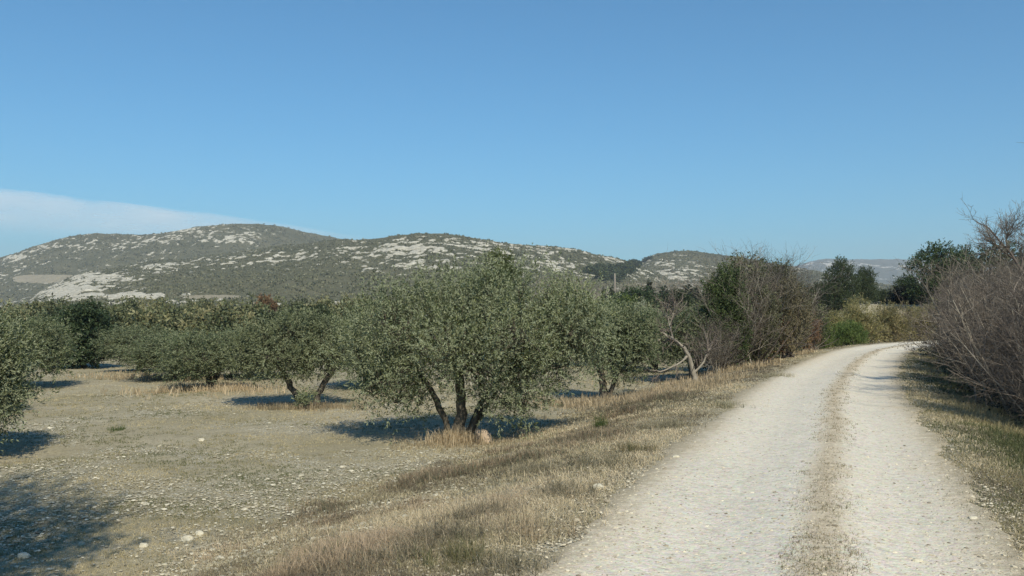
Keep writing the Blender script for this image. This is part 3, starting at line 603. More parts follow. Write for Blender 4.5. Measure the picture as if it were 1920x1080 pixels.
bush("broom_bush", "broom bush at the right end of the clump touching the bare hedge", "bush", 1722, 60, 574, 80, 'broom', 700, .10, .015, group=GB, up=.9)
bush("green_bush", "low bright green bush at the foot of the broom clump", "bush", 1592, 50, 606, 85, 'lowgreen', 600, .09, .012, up=1.0)
bush("green_bush", "small dark green bush between the low green one and the track bend", "bush", 1540, 48, 596, 50, 'lowgreen', 400, .09, .014, up=.8)
bush("pale_bush", "rounded pale grey bush on the plain above the right-hand olives", "bush", 1203, 58, 563, 52, 'pale', 500, .10, .02)
bush("pale_bush", "small whitish bush right of the rounded pale one", "bush", 1230, 52, 574, 26, 'pale', 250, .10, .02)
bush("green_bush", "yellow-green bush below the cypresses", "bush", 1182, 90, 549, 60, 'lowgreen', 500, .16, .04)
bush("olive_bush", "dark olive-brown bush on the plain left of the bare thicket", "bush", 1312, 52, 572, 60, 'scrub', 500, .12, .03)
bush("red_bush", "reddish brown bush in the hedge behind the left grove", "bush", 497, 85, 547, 62, 'russet', 500, .16, .04)
bush("suckers", "grey-green leafy suckers at the foot of the V-trunked olive", "plant", 574, 21.3, 745, 34, 'olive_dull', 30, .05, .012, up=1.0)

# ------------------------------------------------------------------ bare shrubs and trees
def bare(name, label, cat, loc, h, w, mat='twig', stems=9, n=(8, 6, 5), r0=.03, group=None, lean=(0, 0), wig=.14, key=None, L3=True, stemmat='palebark', trop=.05, spread=.8, extra=None):
    t = bpy.data.objects.new(name, None); C.objects.link(t); t.location = loc; tag(t, label, cat, group)
    st = R.normal(size=(stems, 3)) * [w * .14, w * .14, 0]; st[:, 2] = -.05
    d = np.stack([R.normal(size=stems) * spread * .45 + lean[0], R.normal(size=stems) * spread * .45 + lean[1], np.ones(stems)], 1)
    P0 = grow(st, d, h * R.uniform(.6, .95, stems), 9, wig * .6, (0, 0, .06)); tb = MB(); tubes(tb, P0, np.linspace(1, .25, 9)[None] * (r0 * R.uniform(.5, 1.2, stems))[:, None], 6, a=.9, bump=.2)
    tw = MB()
    s, dd, i, f = kids(P0, n[0], .12, 1); P1 = grow(s, dd, h * .36 * R.uniform(.5, 1.2, len(s)) * (1.15 - f * .5), 7, wig, (0, 0, trop)); tubes(tw, P1, np.repeat(np.linspace(r0 * .36, r0 * .13, 7)[None], len(s), 0), 4, a=np.clip(R.normal(.62, .3, len(s)), 0, 1))
    s, dd, i, f = kids(P1, n[1], .1, 1); P2 = grow(s, dd, h * .19 * R.uniform(.5, 1.2, len(s)), 5, wig, (0, 0, trop)); tubes(tw, P2, np.repeat(np.linspace(r0 * .19, r0 * .08, 5)[None], len(s), 0), 3, a=np.clip(R.normal(.48, .32, len(s)), 0, 1))
    if L3:
        s, dd, i, f = kids(P2, n[2], .1, 1); P3 = grow(s, dd, h * .09 * R.uniform(.5, 1.3, len(s)), 4, wig, (0, 0, trop)); tubes(tw, P3, np.repeat(np.linspace(r0 * .11, r0 * .055, 4)[None], len(s), 0), 3, a=np.clip(R.normal(.42, .32, len(s)), 0, 1))
    tb.build('stems', M[stemmat], t, smooth=True); tw.build('twigs', M[mat], t)
    return t
GH = "bare shrubs of the hedge along the right of the track"
hedge = []
hs = [(1822, 36, 545, "bare grey shrub at the far end of the hedge where the track disappears"), (1838, 29, 525, "bare shrub second from the far end of the hedge"),
      (1866, 24, 505, "dense bare shrub with pale upright stems in the middle of the hedge"), (1896, 20, 478, "tall grey-purple bare shrub right of the pale-stemmed one"),
      (1930, 16.5, 482, "bare shrub before the right edge, in front of the tall grey-purple one"), (1985, 13.8, 500, "nearest bare shrub of the hedge, cut by the right edge")]
A = bare("bare_shrub", hs[2][3], "shrub", at(1866, 24), hz(505, 24) - at(1866, 24)[2], 2.0, stems=20, n=(9, 6, 5), r0=.030, group=GH, spread=.85)
B = bare("bare_shrub", hs[4][3], "shrub", at(1930, 16.5), hz(480, 16.5) - at(1930, 16.5)[2], 2.0, stems=20, n=(9, 6, 5), r0=.024, group=GH, spread=.85)
hA = hz(505, 24) - at(1866, 24)[2]; hB = hz(480, 16.5) - at(1930, 16.5)[2]
for j, (px, d, yt, lab) in enumerate(hs):
    if j in (2, 4): continue
    p = at(px, d); h = hz(yt, d) - p[2]; src, hh = (A, hA) if j % 2 == 0 else (B, hB)
    copy_tree(src, p, j * 1.9, h / hh, lab, GH)
for j, (px, d, yt, lab) in enumerate([(1890, 31, 500, "bare shrub in the second rank of the hedge, behind the pale-stemmed one"), (1945, 24, 460, "bare shrub in the second rank by the tall tree"),
                                      (1985, 18, 470, "bare shrub in the second rank, crossing the right edge"), (1850, 42, 530, "bare shrub of the second rank near the bend"), (1812, 40, 555, "low bare shrub at the inside tip of the hedge by the bend"), (1822, 33, 535, "bare grey shrub standing in front of the low one at the hedge tip"), (1842, 26.5, 520, "bare shrub leaning over the verge before the hedge tip"), (1872, 21.5, 512, "dense grey shrub closest to the track, half way along the hedge"), (1905, 17.5, 520, "low dense shrub in front of the tall grey-purple one"), (1915, 27, 480, "bare shrub of the third rank, under the tall bare tree")]):
    p = at(px, d); h = hz(yt, d) - p[2]; src, hh = (B, hB) if j % 2 == 0 else (A, hA)
    copy_tree(src, p, j * 2.3 + 1, h / hh, lab, GH)
for x, y, s, lab in ((11.0, 12.6, 1.6, "tall bare tree outside the right edge that casts thin shadows on the ruts"), (8.6, 6.6, 1.3, "bare shrub outside the frame shading the near right rut"), (9.0, 9.2, .8, "bare shrub just outside the right edge that shades the verge"), (7.3, 5.6, .7, "bare shrub beside the viewer on the right verge")):
    copy_tree(B, (x, y, float(ground(np.array([x]), np.array([y]))[0])), x, s, lab, GH)
tl_ = bpy.data.objects.new("bare_tree", None); C.objects.link(tl_); dT = 19.0; tl_.location = at(1935, dT); tag(tl_, "tallest bare tree with a long branch reaching left against the sky", "tree")
kT = dT / F
def lt(px, py, y=0.): return ((px + (26 if py < 600 else 0) - 1935) * kT, y, hz(py + (30 if py < 600 else 0), dT) - tl_.location.z)
bT = [([(0, 0, -.1), lt(1930, 660), lt(1935, 580), lt(1908, 510), lt(1878, 455), lt(1852, 425), lt(1828, 395), lt(1806, 385)], (.045, .008)),
      ([lt(1908, 512), lt(1912, 470), lt(1925, 450), lt(1930, 432, .2)], (.03, .008)), ([lt(1890, 478), lt(1893, 450), lt(1903, 428)], (.022, .006)), ([lt(1880, 458), lt(1855, 440), lt(1832, 420)], (.018, .006)), ([lt(1935, 580), lt(1960, 530), lt(1980, 480)], (.04, .01)),
      ([lt(1930, 640), lt(1900, 600, -.2), lt(1872, 560, -.2), lt(1845, 500, -.3)], (.035, .008)), ([lt(1866, 440), lt(1862, 425), lt(1866, 408)], (.014, .005))]
tb = MB(); stem_tubes(tb, [b_[0] for b_ in bT], [b_[1] for b_ in bT], 7); tb.build('trunk', M['twig_dark'], tl_, smooth=True); tw = MB()
for b_, r_ in bT:
    s_ = np.array(b_, float); tq = np.linspace(0, 1, 10); P = np.stack([np.interp(tq, np.linspace(0, 1, len(s_)), s_[:, i]) for i in range(3)], 1)[None]
    s, d_, i, f = kids(P, 17, .35, 1, (20, 50)); P1 = grow(s, d_, R.uniform(.2, .6, len(s)), 7, .12, (0, 0, .06)); tubes(tw, P1, np.repeat(np.linspace(.008, .003, 7)[None], len(s), 0), 4, a=R.uniform(.1, .8, len(s)))
    s, d_, i, f = kids(P1, 6, .2, 1); P2 = grow(s, d_, R.uniform(.12, .42, len(s)), 5, .14, (0, 0, .08)); tubes(tw, P2, np.repeat(np.linspace(.0045, .002, 5)[None], len(s), 0), 3, a=R.uniform(.1, .8, len(s)))
    s, d_, i, f = kids(P2, 3, .2, 1); P3 = grow(s, d_, R.uniform(.06, .2, len(s)), 4, .14); tubes(tw, P3, np.repeat(np.linspace(.003, .0015, 4)[None], len(s), 0), 3, a=R.uniform(.1, .8, len(s)))
tw.build('twigs', M['twig'], tl_)

# thicket left of the track
GT = "thicket of shrubs left of the track"
def ht(px, d, y): return hz(y, d) - at(px, d)[2]
bush("evergreen_shrub", "dark evergreen shrub with bright sunlit sprays at the left end of the thicket", "shrub", 1362, 28.5, 490, 95, 'bright', 900, .09, .016, group=GT, up=1.1, spread=.45)
bush("evergreen_shrub", "dark evergreen mass behind the bare stems of the thicket", "shrub", 1400, 33, 474, 150, 'thicket', 1300, .10, .03, group=GT, up=.6)
bush("evergreen_shrub", "blackish low evergreen at the left foot of the thicket", "shrub", 1352, 31, 570, 80, 'oak', 600, .09, .03, group=GT)
T1 = bare("bare_shrub", "bare pale-stemmed shrub in front of the dark evergreen in the thicket", "shrub", at(1378, 29), ht(1378, 29, 470), 2.0, stems=16, n=(9, 6, 4), r0=.024, group=GT, spread=.75)
h1 = ht(1378, 29, 470)
for j, (px, d, y, lab) in enumerate([(1428, 34, 470, "bare shrub with a long crooked top twig in the middle of the thicket"), (1475, 38, 480, "thin bare shrub right of the crooked-topped one"), (1345, 27.5, 590, "low grey tangle of bare branches at the left foot of the thicket")]):
    copy_tree(T1, at(px, d), j * 2 + 1, ht(px, d, y) / h1, lab, GT)
bush("evergreen_shrub", "grey-green leafy shrub in front of the bare stems at the thicket's middle", "shrub", 1418, 29.5, 540, 90, 'thicket', 900, .07, .014, group=GT, up=1.3, spread=.4)
bush("dry_shrub", "tall tawny shrub with upright sprays at the thicket's right half", "shrub", 1478, 33, 520, 80, 'tawny', 900, .08, .012, group=GT, up=1.6, spread=.35)
bush("evergreen_shrub", "olive-brown shrub behind the bare stems in the middle of the thicket", "shrub", 1462, 37, 492, 120, 'thicket', 1100, .10, .025, group=GT, up=.9)
bush("evergreen_shrub", "low grey-green shrub between the russet and the straw-coloured ones", "shrub", 1500, 42, 560, 90, 'thicket', 600, .10, .02, group=GT, up=.9)
bush("russet_shrub", "russet brown shrub in the middle foot of the thicket", "shrub", 1437, 33, 590, 75, 'russet', 500, .07, .012, group=GT, up=1.0)
bush("dry_shrub", "straw-coloured dry-leaved shrub at the right of the thicket", "shrub", 1488, 38, 545, 62, 'straw', 450, .09, .014, group=GT, up=1.3)
bush("dry_shrub", "brownish dry shrub at the right end of the thicket by the track", "shrub", 1517, 41, 588, 45, 'russet', 300, .08, .012, group=GT, up=1.3)
# leaning dead little tree in front of the olives
t = bpy.data.objects.new("dead_tree", None); C.objects.link(t); dd0 = 24.0; t.location = at(1306, dd0); tag(t, "small leaning dead tree with a pale forked trunk, left of the thicket", "tree")
kd = dd0 / F; gy = HOR + (CH - t.location.z) / dd0 * F
def ld(px, py, y=0.): return ((px - 1306) * kd, y, (gy - py) * kd)
tb = MB(); main = [ld(1306, gy + 2), ld(1298, 695), ld(1290, 665, -.05), ld(1268, 640, -.1), ld(1238, 622, -.15)]
brs = [(main, (.075, .03)), ([ld(1268, 640, -.1), ld(1240, 634), ld(1215, 650, -.1)], (.03, .012)), ([ld(1290, 665), ld(1270, 680, -.3), ld(1235, 695, -.4), ld(1205, 690, -.4)], (.03, .01)), ([ld(1300, 700), ld(1318, 680), ld(1330, 650)], (.035, .012)),
       ([ld(1262, 636), ld(1255, 610), ld(1248, 575)], (.022, .008)), ([ld(1255, 612), ld(1262, 590), ld(1264, 565)], (.015, .006)), ([ld(1300, 712), ld(1316, 718), ld(1326, 742)], (.03, .02))]
stem_tubes(tb, [b_[0] for b_ in brs], [b_[1] for b_ in brs], 7)
tb.build('trunk', M['palebark'], t, smooth=True); tw = MB()
for b_, r_ in brs:
    s_ = np.array(b_, float); tq = np.linspace(0, 1, 6); P = np.stack([np.interp(tq, np.linspace(0, 1, len(s_)), s_[:, i]) for i in range(3)], 1)[None]
    s, d_, i, f = kids(P, 16, .2, 1); P1 = grow(s, d_, R.uniform(.3, .8, len(s)), 6, .2, (0, 0, .02)); tubes(tw, P1, np.repeat(np.linspace(.011, .004, 6)[None], len(s), 0), 4, a=R.uniform(.5, 1, len(s)))
    s, d_, i, f = kids(P1, 5, .2, 1); P2 = grow(s, d_, R.uniform(.12, .4, len(s)), 4, .2); tubes(tw, P2, np.repeat(np.linspace(.005, .002, 4)[None], len(s), 0), 3, a=R.uniform(.3, 1, len(s)))
tw.build('twigs', M['twig'], t)

# ------------------------------------------------------------------ belts that nobody could count
def mass(name, label, pts, leafm, L, W, nper, twl=.5, hs_=.5):
    """pts: list of (px, depth, top row, width in px)"""
    lo = []
    for (px, d, yt, w) in pts:
        p = at(px, d); h = max(hz(yt, d) - p[2], .5); ww = w / F * d / 2
        lo += [(p[0], p[1], p[2] + h * .55, ww, ww * .8, h * .45), (p[0] + ww * .4, p[1], p[2] + h * .25, ww, ww * .8, h * .3)]
    mb = MB(); foliage(mb, lo, nper * len(pts), 4, 7, L, W, twl, jit=twl * .5, lobevar=.26)
    return tag(mb.build(name, M[leafm]), label, kind='stuff')
P_ = []
for px in np.arange(-260, 760, 17):
    d = R.uniform(70, 120); P_.append((px + R.uniform(-12, 12), d, 571 + R.uniform(-8, 12) - (4 if px > 430 else 0) + (8 if px < 40 else 0), R.uniform(30, 60)))
for px in np.arange(-200, 760, 34):
    P_.append((px, R.uniform(48, 66), R.uniform(582, 596), R.uniform(40, 80)))
mass("scrub_belt", "brown-green belt of scrub behind the olive grove", P_, 'scrub', .24, .07, 130)
P_ = [(px + R.uniform(-8, 8), R.uniform(85, 150), R.uniform(564, 574), R.uniform(25, 50)) for px in np.arange(1010, 1560, 14)] + [(px, R.uniform(60, 75), R.uniform(576, 588), 50) for px in np.arange(1080, 1540, 28)]
mass("scrub_belt", "olive-brown scrub on the plain right of the grove", P_, 'scrub', .22, .06, 120)
P_ = [(px + R.uniform(-10, 10), R.uniform(60, 75), R.uniform(562, 580), R.uniform(40, 60)) for px in np.arange(1760, 2100, 22)]
mass("scrub_belt", "dark scrub on the bank behind the bare hedge", P_, 'scrub', .2, .06, 100)
# understorey inside the hedge, the shadow at its base painted into the leaf colour
lo = []
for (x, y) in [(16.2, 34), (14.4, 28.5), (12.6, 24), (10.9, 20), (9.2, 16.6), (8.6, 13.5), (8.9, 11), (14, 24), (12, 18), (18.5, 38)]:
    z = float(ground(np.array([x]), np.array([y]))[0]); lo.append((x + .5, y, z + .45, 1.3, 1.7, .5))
mb = MB(); foliage(mb, lo, 1500, 3, 7, .05, .014, .25, tone=-.25); tag(mb.build("undergrowth", M['dark']), "leafy undergrowth, painted near-black for the shadow beneath the bare hedge", kind='stuff')
# distant bare wood
mb = MB(); lo = []
for px in np.arange(1010, 1345, 9):
    d = R.uniform(300, 360); yt = np.interp(px, [1000, 1040, 1090, 1120, 1160, 1200, 1240, 1300, 1345], [524, 518, 524, 538, 535, 528, 525, 526, 532]) + R.uniform(-2, 3); ww = 16 / F * d
    x = (px - 960) / F * d; z0 = -1.5; h = hz(yt, d) - z0; lo.append((x, d, z0 + h * .55, ww, ww, h * .47)); lo.append((x, d - 6, z0 + h * .35, ww, ww, h * .35))
p, nr, k, r = sample_lobes(lo, 26000); d = unit(nr * .5 + [0, 0, 1.0] + R.normal(size=p.shape) * .4)
leaves(mb, p, d, R.uniform(1.0, 2.4, len(p)), np.full(len(p), .07), nr, np.clip(R.normal(.5, .2, len(p)) + (vnoise(p[:, 0] * .15, p[:, 2] * .1, 4) - .5) * .5, 0, 1))
tag(mb.build("bare_wood", M['wood']), "grey-brown leafless wood at the foot of the hills", kind='stuff')
# dark conifers in the gap between the hills
mb = MB(); lo = []
def on_hill(key, px, py):
    hp, PX, D, Zw, PY, _r = [h for k, h in HILLS.items() if key in k][0]
    i = int(np.argmin(np.abs(hp - px))); n_ = 230; row = PY[i, :n_]; j = int(np.argmin(np.abs(row - py))); return (px - 960) / F * D[i, j], D[i, j], Zw[i, j]
for _ in range(60):
    px = R.uniform(1105, 1200); lo_, hi_ = np.interp(px, [1105, 1130, 1160, 1200], [512, 506, 499, 493]), np.interp(px, [1105, 1130, 1160, 1200], [516, 528, 530, 502])
    x, y, z = on_hill("middle hill", px, R.uniform(lo_, hi_)); r_ = R.uniform(2.2, 4.0); lo.append((x, y, z + r_ * .5, r_, r_, r_ * .9))
for px in (1213, 1208, 1219):
    x, y, z = on_hill("smooth scrub", px, 487 + (1219 - px) * .4); lo.append((x, y, z + 1, 4, 4, 3))
foliage(mb, lo, 3000, 3, 5, 1.3, .4, .7, jit=.6); tag(mb.build("conifer_wood", M['pine']), "dark conifers filling the gap between two hills", kind='stuff')

# scrub on the slopes
mb = MB()
for key, nb_, sz in (("tallest", 11000, 2.2), ("middle", 19000, 1.5), ("smooth", 9000, 1.8)):
    hp, PX, D, Zw, PY, rk = [h for k_, h in HILLS.items() if key in k_][0]
    ii = R.integers(2, PX.shape[0] - 2, nb_ * 2); jj = R.integers(25, 229, nb_ * 2)
    k = (rk[ii, jj] < .50) & (R.random(len(ii)) < .35 + .65 * jj / 229) & (PX[ii, jj] > -120) & (PX[ii, jj] < 2000) & (vnoise(PX[ii, jj] * .05, PY[ii, jj] * .12, 66) + R.random(len(ii)) * .5 > .45); ii, jj = ii[k][:nb_], jj[k][:nb_]; n_ = len(ii)
    fx = R.random(n_); fj = R.random(n_)
    xw = (PX[ii, jj] + fx * 2 - 960) / F * D[ii, jj]; c = np.stack([xw, D[ii, jj] + fj * (D[ii, jj + 1] - D[ii, jj]), Zw[ii, jj] + fj * (Zw[ii, jj + 1] - Zw[ii, jj])], 1)
    s_ = sz * R.uniform(.5, 1.3, n_); m_ = 7; cc = np.repeat(c, m_, 0); ss = np.repeat(s_, m_); d = rv(n_ * m_); d[:, 2] = np.abs(d[:, 2]) + .1; d = unit(d)
    b0 = cc + d * (ss * .25)[:, None]; b0[:, 2] -= .2; leaves(mb, b0, unit(d + .6 * rv(len(d))), ss * .85, ss * .28, d, np.clip(np.repeat(R.normal(.4, .22, n_), m_) + R.normal(0, .1, len(ss)), 0, 1))
tag(mb.build("hill_scrub", M['hillscrub']), "low garrigue scrub dotted over the hill slopes", kind='stuff')

# ------------------------------------------------------------------ grasses
def scatter(n, d0, d1, half=0.66, pw=1.0):
    """points thinning with distance in front of the viewer"""
    t = R.random(n); d = (d0 ** (1 - pw) + t * (d1 ** (1 - pw) - d0 ** (1 - pw))) ** (1 / (1 - pw)) if pw != 1 else d0 * (d1 / d0) ** t
    x = R.uniform(-half, half, n) * (d + 1.0); return x, d
def blades(mb, x, y, h, w, nb, a, spread=.05, lean=.5, zoff=0.0, kink=.35):
    """grass tufts: nb bent blades each"""
    N = len(x) * nb; X_ = np.repeat(x, nb) + R.normal(size=N) * np.repeat(spread, nb) if np.ndim(spread) else np.repeat(x, nb) + R.normal(size=N) * spread
    Y_ = np.repeat(y, nb) + R.normal(size=N) * (np.repeat(spread, nb) if np.ndim(spread) else spread)
    Zg = np.repeat(ground(x, y), nb) + zoff - .01; H = np.repeat(h, nb) * R.uniform(.5, 1.15, N); W_ = np.repeat(w, nb) if np.ndim(w) else np.full(N, w)
    az = R.uniform(0, 6.283, N); ln = np.abs(R.normal(size=N)) * lean; dx = np.cos(az) * ln; dy = np.sin(az) * ln
    sa = R.uniform(0, 6.283, N); sx = np.cos(sa) * W_; sy = np.sin(sa) * W_
    b = np.stack([X_, Y_, Zg], 1); m_ = b + np.stack([dx * H * .35, dy * H * .35, H * .6], 1); t_ = b + np.stack([dx * H * (.7 + kink), dy * H * (.7 + kink), H * (1 - .25 * np.minimum(ln, 1.5))], 1)
    s = np.stack([sx, sy, np.zeros(N)], 1)
    V = np.stack([b - s, b + s, m_ + s * .7, m_ - s * .7, t_], 1).reshape(-1, 3); k = np.arange(N)[:, None] * 5
    mb.add(V, quads=k + [0, 1, 2, 3], tris=k + [3, 2, 4], a=np.repeat(np.clip(np.repeat(a, nb) + R.normal(size=N) * .15, 0, 1), 5))
def pxw(d, base): return np.maximum(base, d * .00035)

# field: short thin grass
x, y = scatter(130000, 3.5, 55, pw=1.25); u = toff(x, y); nz = fbm(x * .8, y * .8, 4, 50); nb_ = fbm(x * .55, y * .55, 4, 51)
st_ = np.exp(-(((x + 1.2) / 2.6) ** 2)) * (1 - sstep(9, 15, y))
k = (u < -4.2) & (nz + R.normal(size=len(x)) * .1 > .39 + .10 * st_); x, y, nb_, nz = x[k], y[k], nb_[k], nz[k]
mb = MB(); blades(mb, x, y, R.uniform(.018, .055, len(x)), pxw(y, .0026), 7, np.clip(.48 + (nb_ - .5) * 3.2 + R.normal(size=len(x)) * .18, 0, 1), .035, .9)
tag(mb.build("field_grass", M['field']), "thin short grass over the stony grove", kind='stuff')
# dry tall grass on the left verge
x, y = scatter(150000, 3.2, 60, pw=1.1); u = toff(x, y); nz = fbm(x * .9, y * .9, 4, 60); nb_ = fbm(x * .4 + 9, y * .4, 3, 61)
dens = sstep(1.25, 2.2, -u) * (1 - sstep(3.4, 6.4, -u)); k = (dens * (.45 + nz) > R.uniform(.15, .75, len(x))) & (u < 0); x, y, u, nz, nb_ = x[k], y[k], u[k], nz[k], nb_[k]
fine = fbm(x * 3.1, y * 3.1, 3, 62)
hh = (.025 + .125 * sstep(.42, .75, nz) * sstep(1.9, 3.4, -u)) * R.uniform(.4, 1.4, len(x)) * (.55 + .9 * fine) * (1 - .45 * sstep(22, 40, y))
mb = MB(); blades(mb, x, y, hh, pxw(y, .0022), 7, np.clip(.42 + (nb_ - .5) * 2.6 + (fine - .5) * 1.4 + R.normal(size=len(x)) * .15, 0, 1), .05, .95)
tag(mb.build("dry_grass", M['dry']), "dry straw-coloured grass on the left verge of the track", kind='stuff')
k = R.random(len(x)) < .6 * (1 - sstep(.40, .54, nb_))
mb = MB(); blades(mb, x[k], y[k], hh[k] * .9, pxw(y[k], .0025), 7, np.full(k.sum(), .6), .04, .6); tag(mb.build("green_grass", M['weed']), "grey-green weeds among the dry verge grass", kind='stuff')
x, y = scatter(190000, 3.2, 60, pw=1.2); u = toff(x, y); nz = fbm(x * 1.4 + 5, y * 1.4, 4, 160); nb_ = fbm(x * .6 + 9, y * .6, 3, 161)
dens = sstep(1.15, 2.0, np.abs(u)) * (1 - sstep(4.0, 7.0, np.abs(u))); k = dens * (.3 + nz) > R.uniform(.25, .8, len(x)); x, y, nz, nb_, u = x[k], y[k], nz[k], nb_[k], u[k]
mb = MB(); blades(mb, x, y, R.uniform(.02, .075, len(x)) * (.6 + nz), pxw(y, .0028), 6, np.clip(.45 + (nb_ - .5) * 3 + R.normal(size=len(x)) * .22, 0, 1), .05, 1.3)
tag(mb.build("dead_weeds", M['deadweed']), "low brownish dead weeds covering both verges", kind='stuff')
# right verge
x, y = scatter(120000, 4, 50, pw=1.1); u = toff(x, y); nz = fbm(x * .9, y * .9, 4, 70); nb_ = fbm(x * .5 + 4, y * .5, 3, 71)
k = (u > 1.25) & (u < 6.5) & (sstep(1.1, 1.8, u) * (.45 + nz) > R.uniform(.1, .75, len(x))); x, y, u, nz, nb_ = x[k], y[k], u[k], nz[k], nb_[k]
mb = MB(); blades(mb, x, y, (.04 + .13 * sstep(1.5, 3, u)) * R.uniform(.5, 1.3, len(x)), pxw(y, .0025), 7, np.clip(.45 + (nb_ - .5) * 2.6, 0, 1), .05, .8)
tag(mb.build("verge_grass", M['verge']), "green and tan grass on the right verge of the track", kind='stuff')
# tufts on the centre strip
x, y = scatter(140000, 3.5, 48, pw=1.0); u = toff(x, y); nz = fbm(x * 1.3, y * 1.3, 4, 80) + .12 * sstep(9, 16, y)
u = u - .22; k = (np.abs(u) < .26) & (nz * (1.45 - np.abs(u) * 2.6) > R.uniform(.36, .62, len(x))); x, y = x[k], y[k]
mb = MB(); blades(mb, x, y, R.uniform(.015, .06, len(x)), pxw(y, .0026), 8, R.uniform(.1, .75, len(x)), .03, .9)
tag(mb.build("strip_grass", M['field']), "sparse dry grass on the strip between the wheel ruts", kind='stuff')
# long grass round the trunks
mb = MB()
for (px, d, r_, n_, a_, h_) in [(850, 15.7, .2, 240, .85, .32), (900, 15.5, .5, 80, .5, .12), (845, 15.4, .5, 120, .4, .14), (405, 26, 1.1, 300, .75, .3), (300, 31, 1.3, 250, .7, .26), (575, 21.6, .7, 220, .3, .2), (1138, 22.6, .9, 350, .55, .22), (1180, 22, 1.2, 300, .6, .25), (1285, 23, 1.2, 300, .6, .22), (1390, 28, 1.5, 300, .6, .25), (1470, 36, 2, 300, .6, .25), (1240, 20, 1.0, 200, .6, .2)]:
    p = at(px, d); x = p[0] + R.normal(size=n_) * r_; y = p[1] + R.normal(size=n_) * r_ * .6; k = toff(x, y) < -2.0; x, y = x[k], y[k]; n_ = len(x)
    blades(mb, x, y, R.uniform(.4, 1.1, n_) * h_, pxw(y, .003), 7, np.clip(R.normal(a_, .15, n_), 0, 1), .05, .4)
tag(mb.build("long_grass", M['dry']), "long dry grass around the trunks and the thicket", kind='stuff')
# single plants near the camera
GP = "low plants in the grove and on the verge"
def tuft(px, py, h, n_, mat, label, r_=.08, lean=.7):
    zz = -.3; d = (CH - zz) * F / (py - HOR)
    for _ in range(4): p = at(px, d); d = (CH - p[2]) * F / (py - HOR)
    mb = MB(); x = p[0] + R.normal(size=n_) * r_; y = p[1] + R.normal(size=n_) * r_; blades(mb, x, y, R.uniform(.35, 1.1, n_) * h, .0022, 9, np.clip(R.normal(.5, .2, n_), 0, 1), .02, lean)
    # origin at the plant's foot
    for i in range(len(mb.v)): mb.v[i] = mb.v[i] - p
    return tag(mb.build("plant", M[mat], loc=p), label, "plant", GP)
tuft(618, 1042, .13, 40, 'green', "small bright green tuft on white stones at the bottom left of centre", .07)
tuft(222, 806, .16, 30, 'green', "dark green tuft alone in the left field between the shadows")
tuft(862, 1048, .22, 60, 'verge', "dark straggly clump at the bottom of the verge", .13)
tuft(1185, 845, .2, 50, 'verge', "bluish green weed at the verge's track side", .1)
tuft(1000, 1000, .24, 30, 'dry', "pale tall straw clump near the bottom centre verge", .16, .8)
tuft(1128, 800, .3, 30, 'green', "thin upright green weed below the narrow olive", .06, .3)
tuft(1540, 1050, .05, 30, 'green', "flat green weed in the strip between the ruts, at the bottom", .03, 1.2)

M['straggle'] = leaf_mat("straggly_weed", [(0.09, 0.085, 0.06), (0.17, 0.16, 0.105), (0.27, 0.245, 0.165), (0.44, 0.37, 0.27)], trans=0.15)
for px, py, h, n_, lab, r_ in [(700, 1050, .16, 90, "grey-brown straggly weed at the left foot of the verge, bottom of the picture", .16), (835, 1012, .2, 110, "widest brownish weed clump in the near verge", .2), (948, 1062, .17, 80, "dark weed clump nearest the gravel at the bottom of the verge", .15),
                               (905, 965, .2, 80, "brown weed clump above the widest one in the near verge", .16), (1062, 925, .16, 80, "low greyish weed clump between the verge's flat rock and the grove", .17), (985, 885, .18, 70, "reddish-brown weed clump where the verge meets the field", .16),
                               (1245, 800, .2, 80, "dark weed clump below the leaning dead tree", .2), (1350, 762, .2, 80, "weed clump on the track's left edge below the thicket", .2), (1130, 868, .17, 70, "dark brown weed clump right of the bluish weed", .18), (1450, 706, .2, 70, "farthest dark weed clump on the left edge of the track", .25)]:
    tuft(px, py, h, n_, 'straggle', lab, r_, 1.1)

# ------------------------------------------------------------------ stones
ico_v = []; ph = (1 + 5 ** .5) / 2
for s1 in (-1, 1):
    for s2 in (-1, 1): ico_v += [(0, s1, s2 * ph), (s1, s2 * ph, 0), (s2 * ph, 0, s1)]
ico_v = unit(np.array(ico_v, float))
def ico_faces(V):
    D = np.linalg.norm(V[:, None] - V[None], axis=2); e = D < 1.2; f = []
    for i in range(12):
        for j in range(i + 1, 12):
            for k in range(j + 1, 12):
                if e[i, j] and e[j, k] and e[i, k]:
                    nn = np.cross(V[j] - V[i], V[k] - V[i]); f.append((i, j, k) if nn @ V[i] > 0 else (i, k, j))
    return np.array(f)
ico_f = ico_faces(ico_v)
def stones(mb, x, y, s, flat=.55, sink=.2, a=None):
    N = len(x); V = ico_v[None] * (1 + R.uniform(-.28, .28, (N, 12, 1))); az = R.uniform(0, 6.28, N); sx = R.uniform(.7, 1.35, N)
    V = V * np.stack([sx, 1 / sx, np.full(N, flat)], 1)[:, None]; c, s_ = np.cos(az)[:, None], np.sin(az)[:, None]
    V = np.stack([V[..., 0] * c - V[..., 1] * s_, V[..., 0] * s_ + V[..., 1] * c, V[..., 2]], -1) * s[:, None, None]
    V += np.stack([x, y, ground(x, y) + .012 + s * flat * (.5 - sink)], 1)[:, None]
    mb.add(V.reshape(-1, 3), tris=(ico_f[None] + (np.arange(N) * 12)[:, None, None]).reshape(-1, 3), a=np.repeat(R.random(N) if a is None else a, 12))
x, y = scatter(150000, 3.5, 40, pw=1.25); u = toff(x, y); nz = fbm(x * .7, y * .7, 4, 90); st_ = np.exp(-(((x + 1.6) / 2.8) ** 2)) * (1 - sstep(9, 15, y))
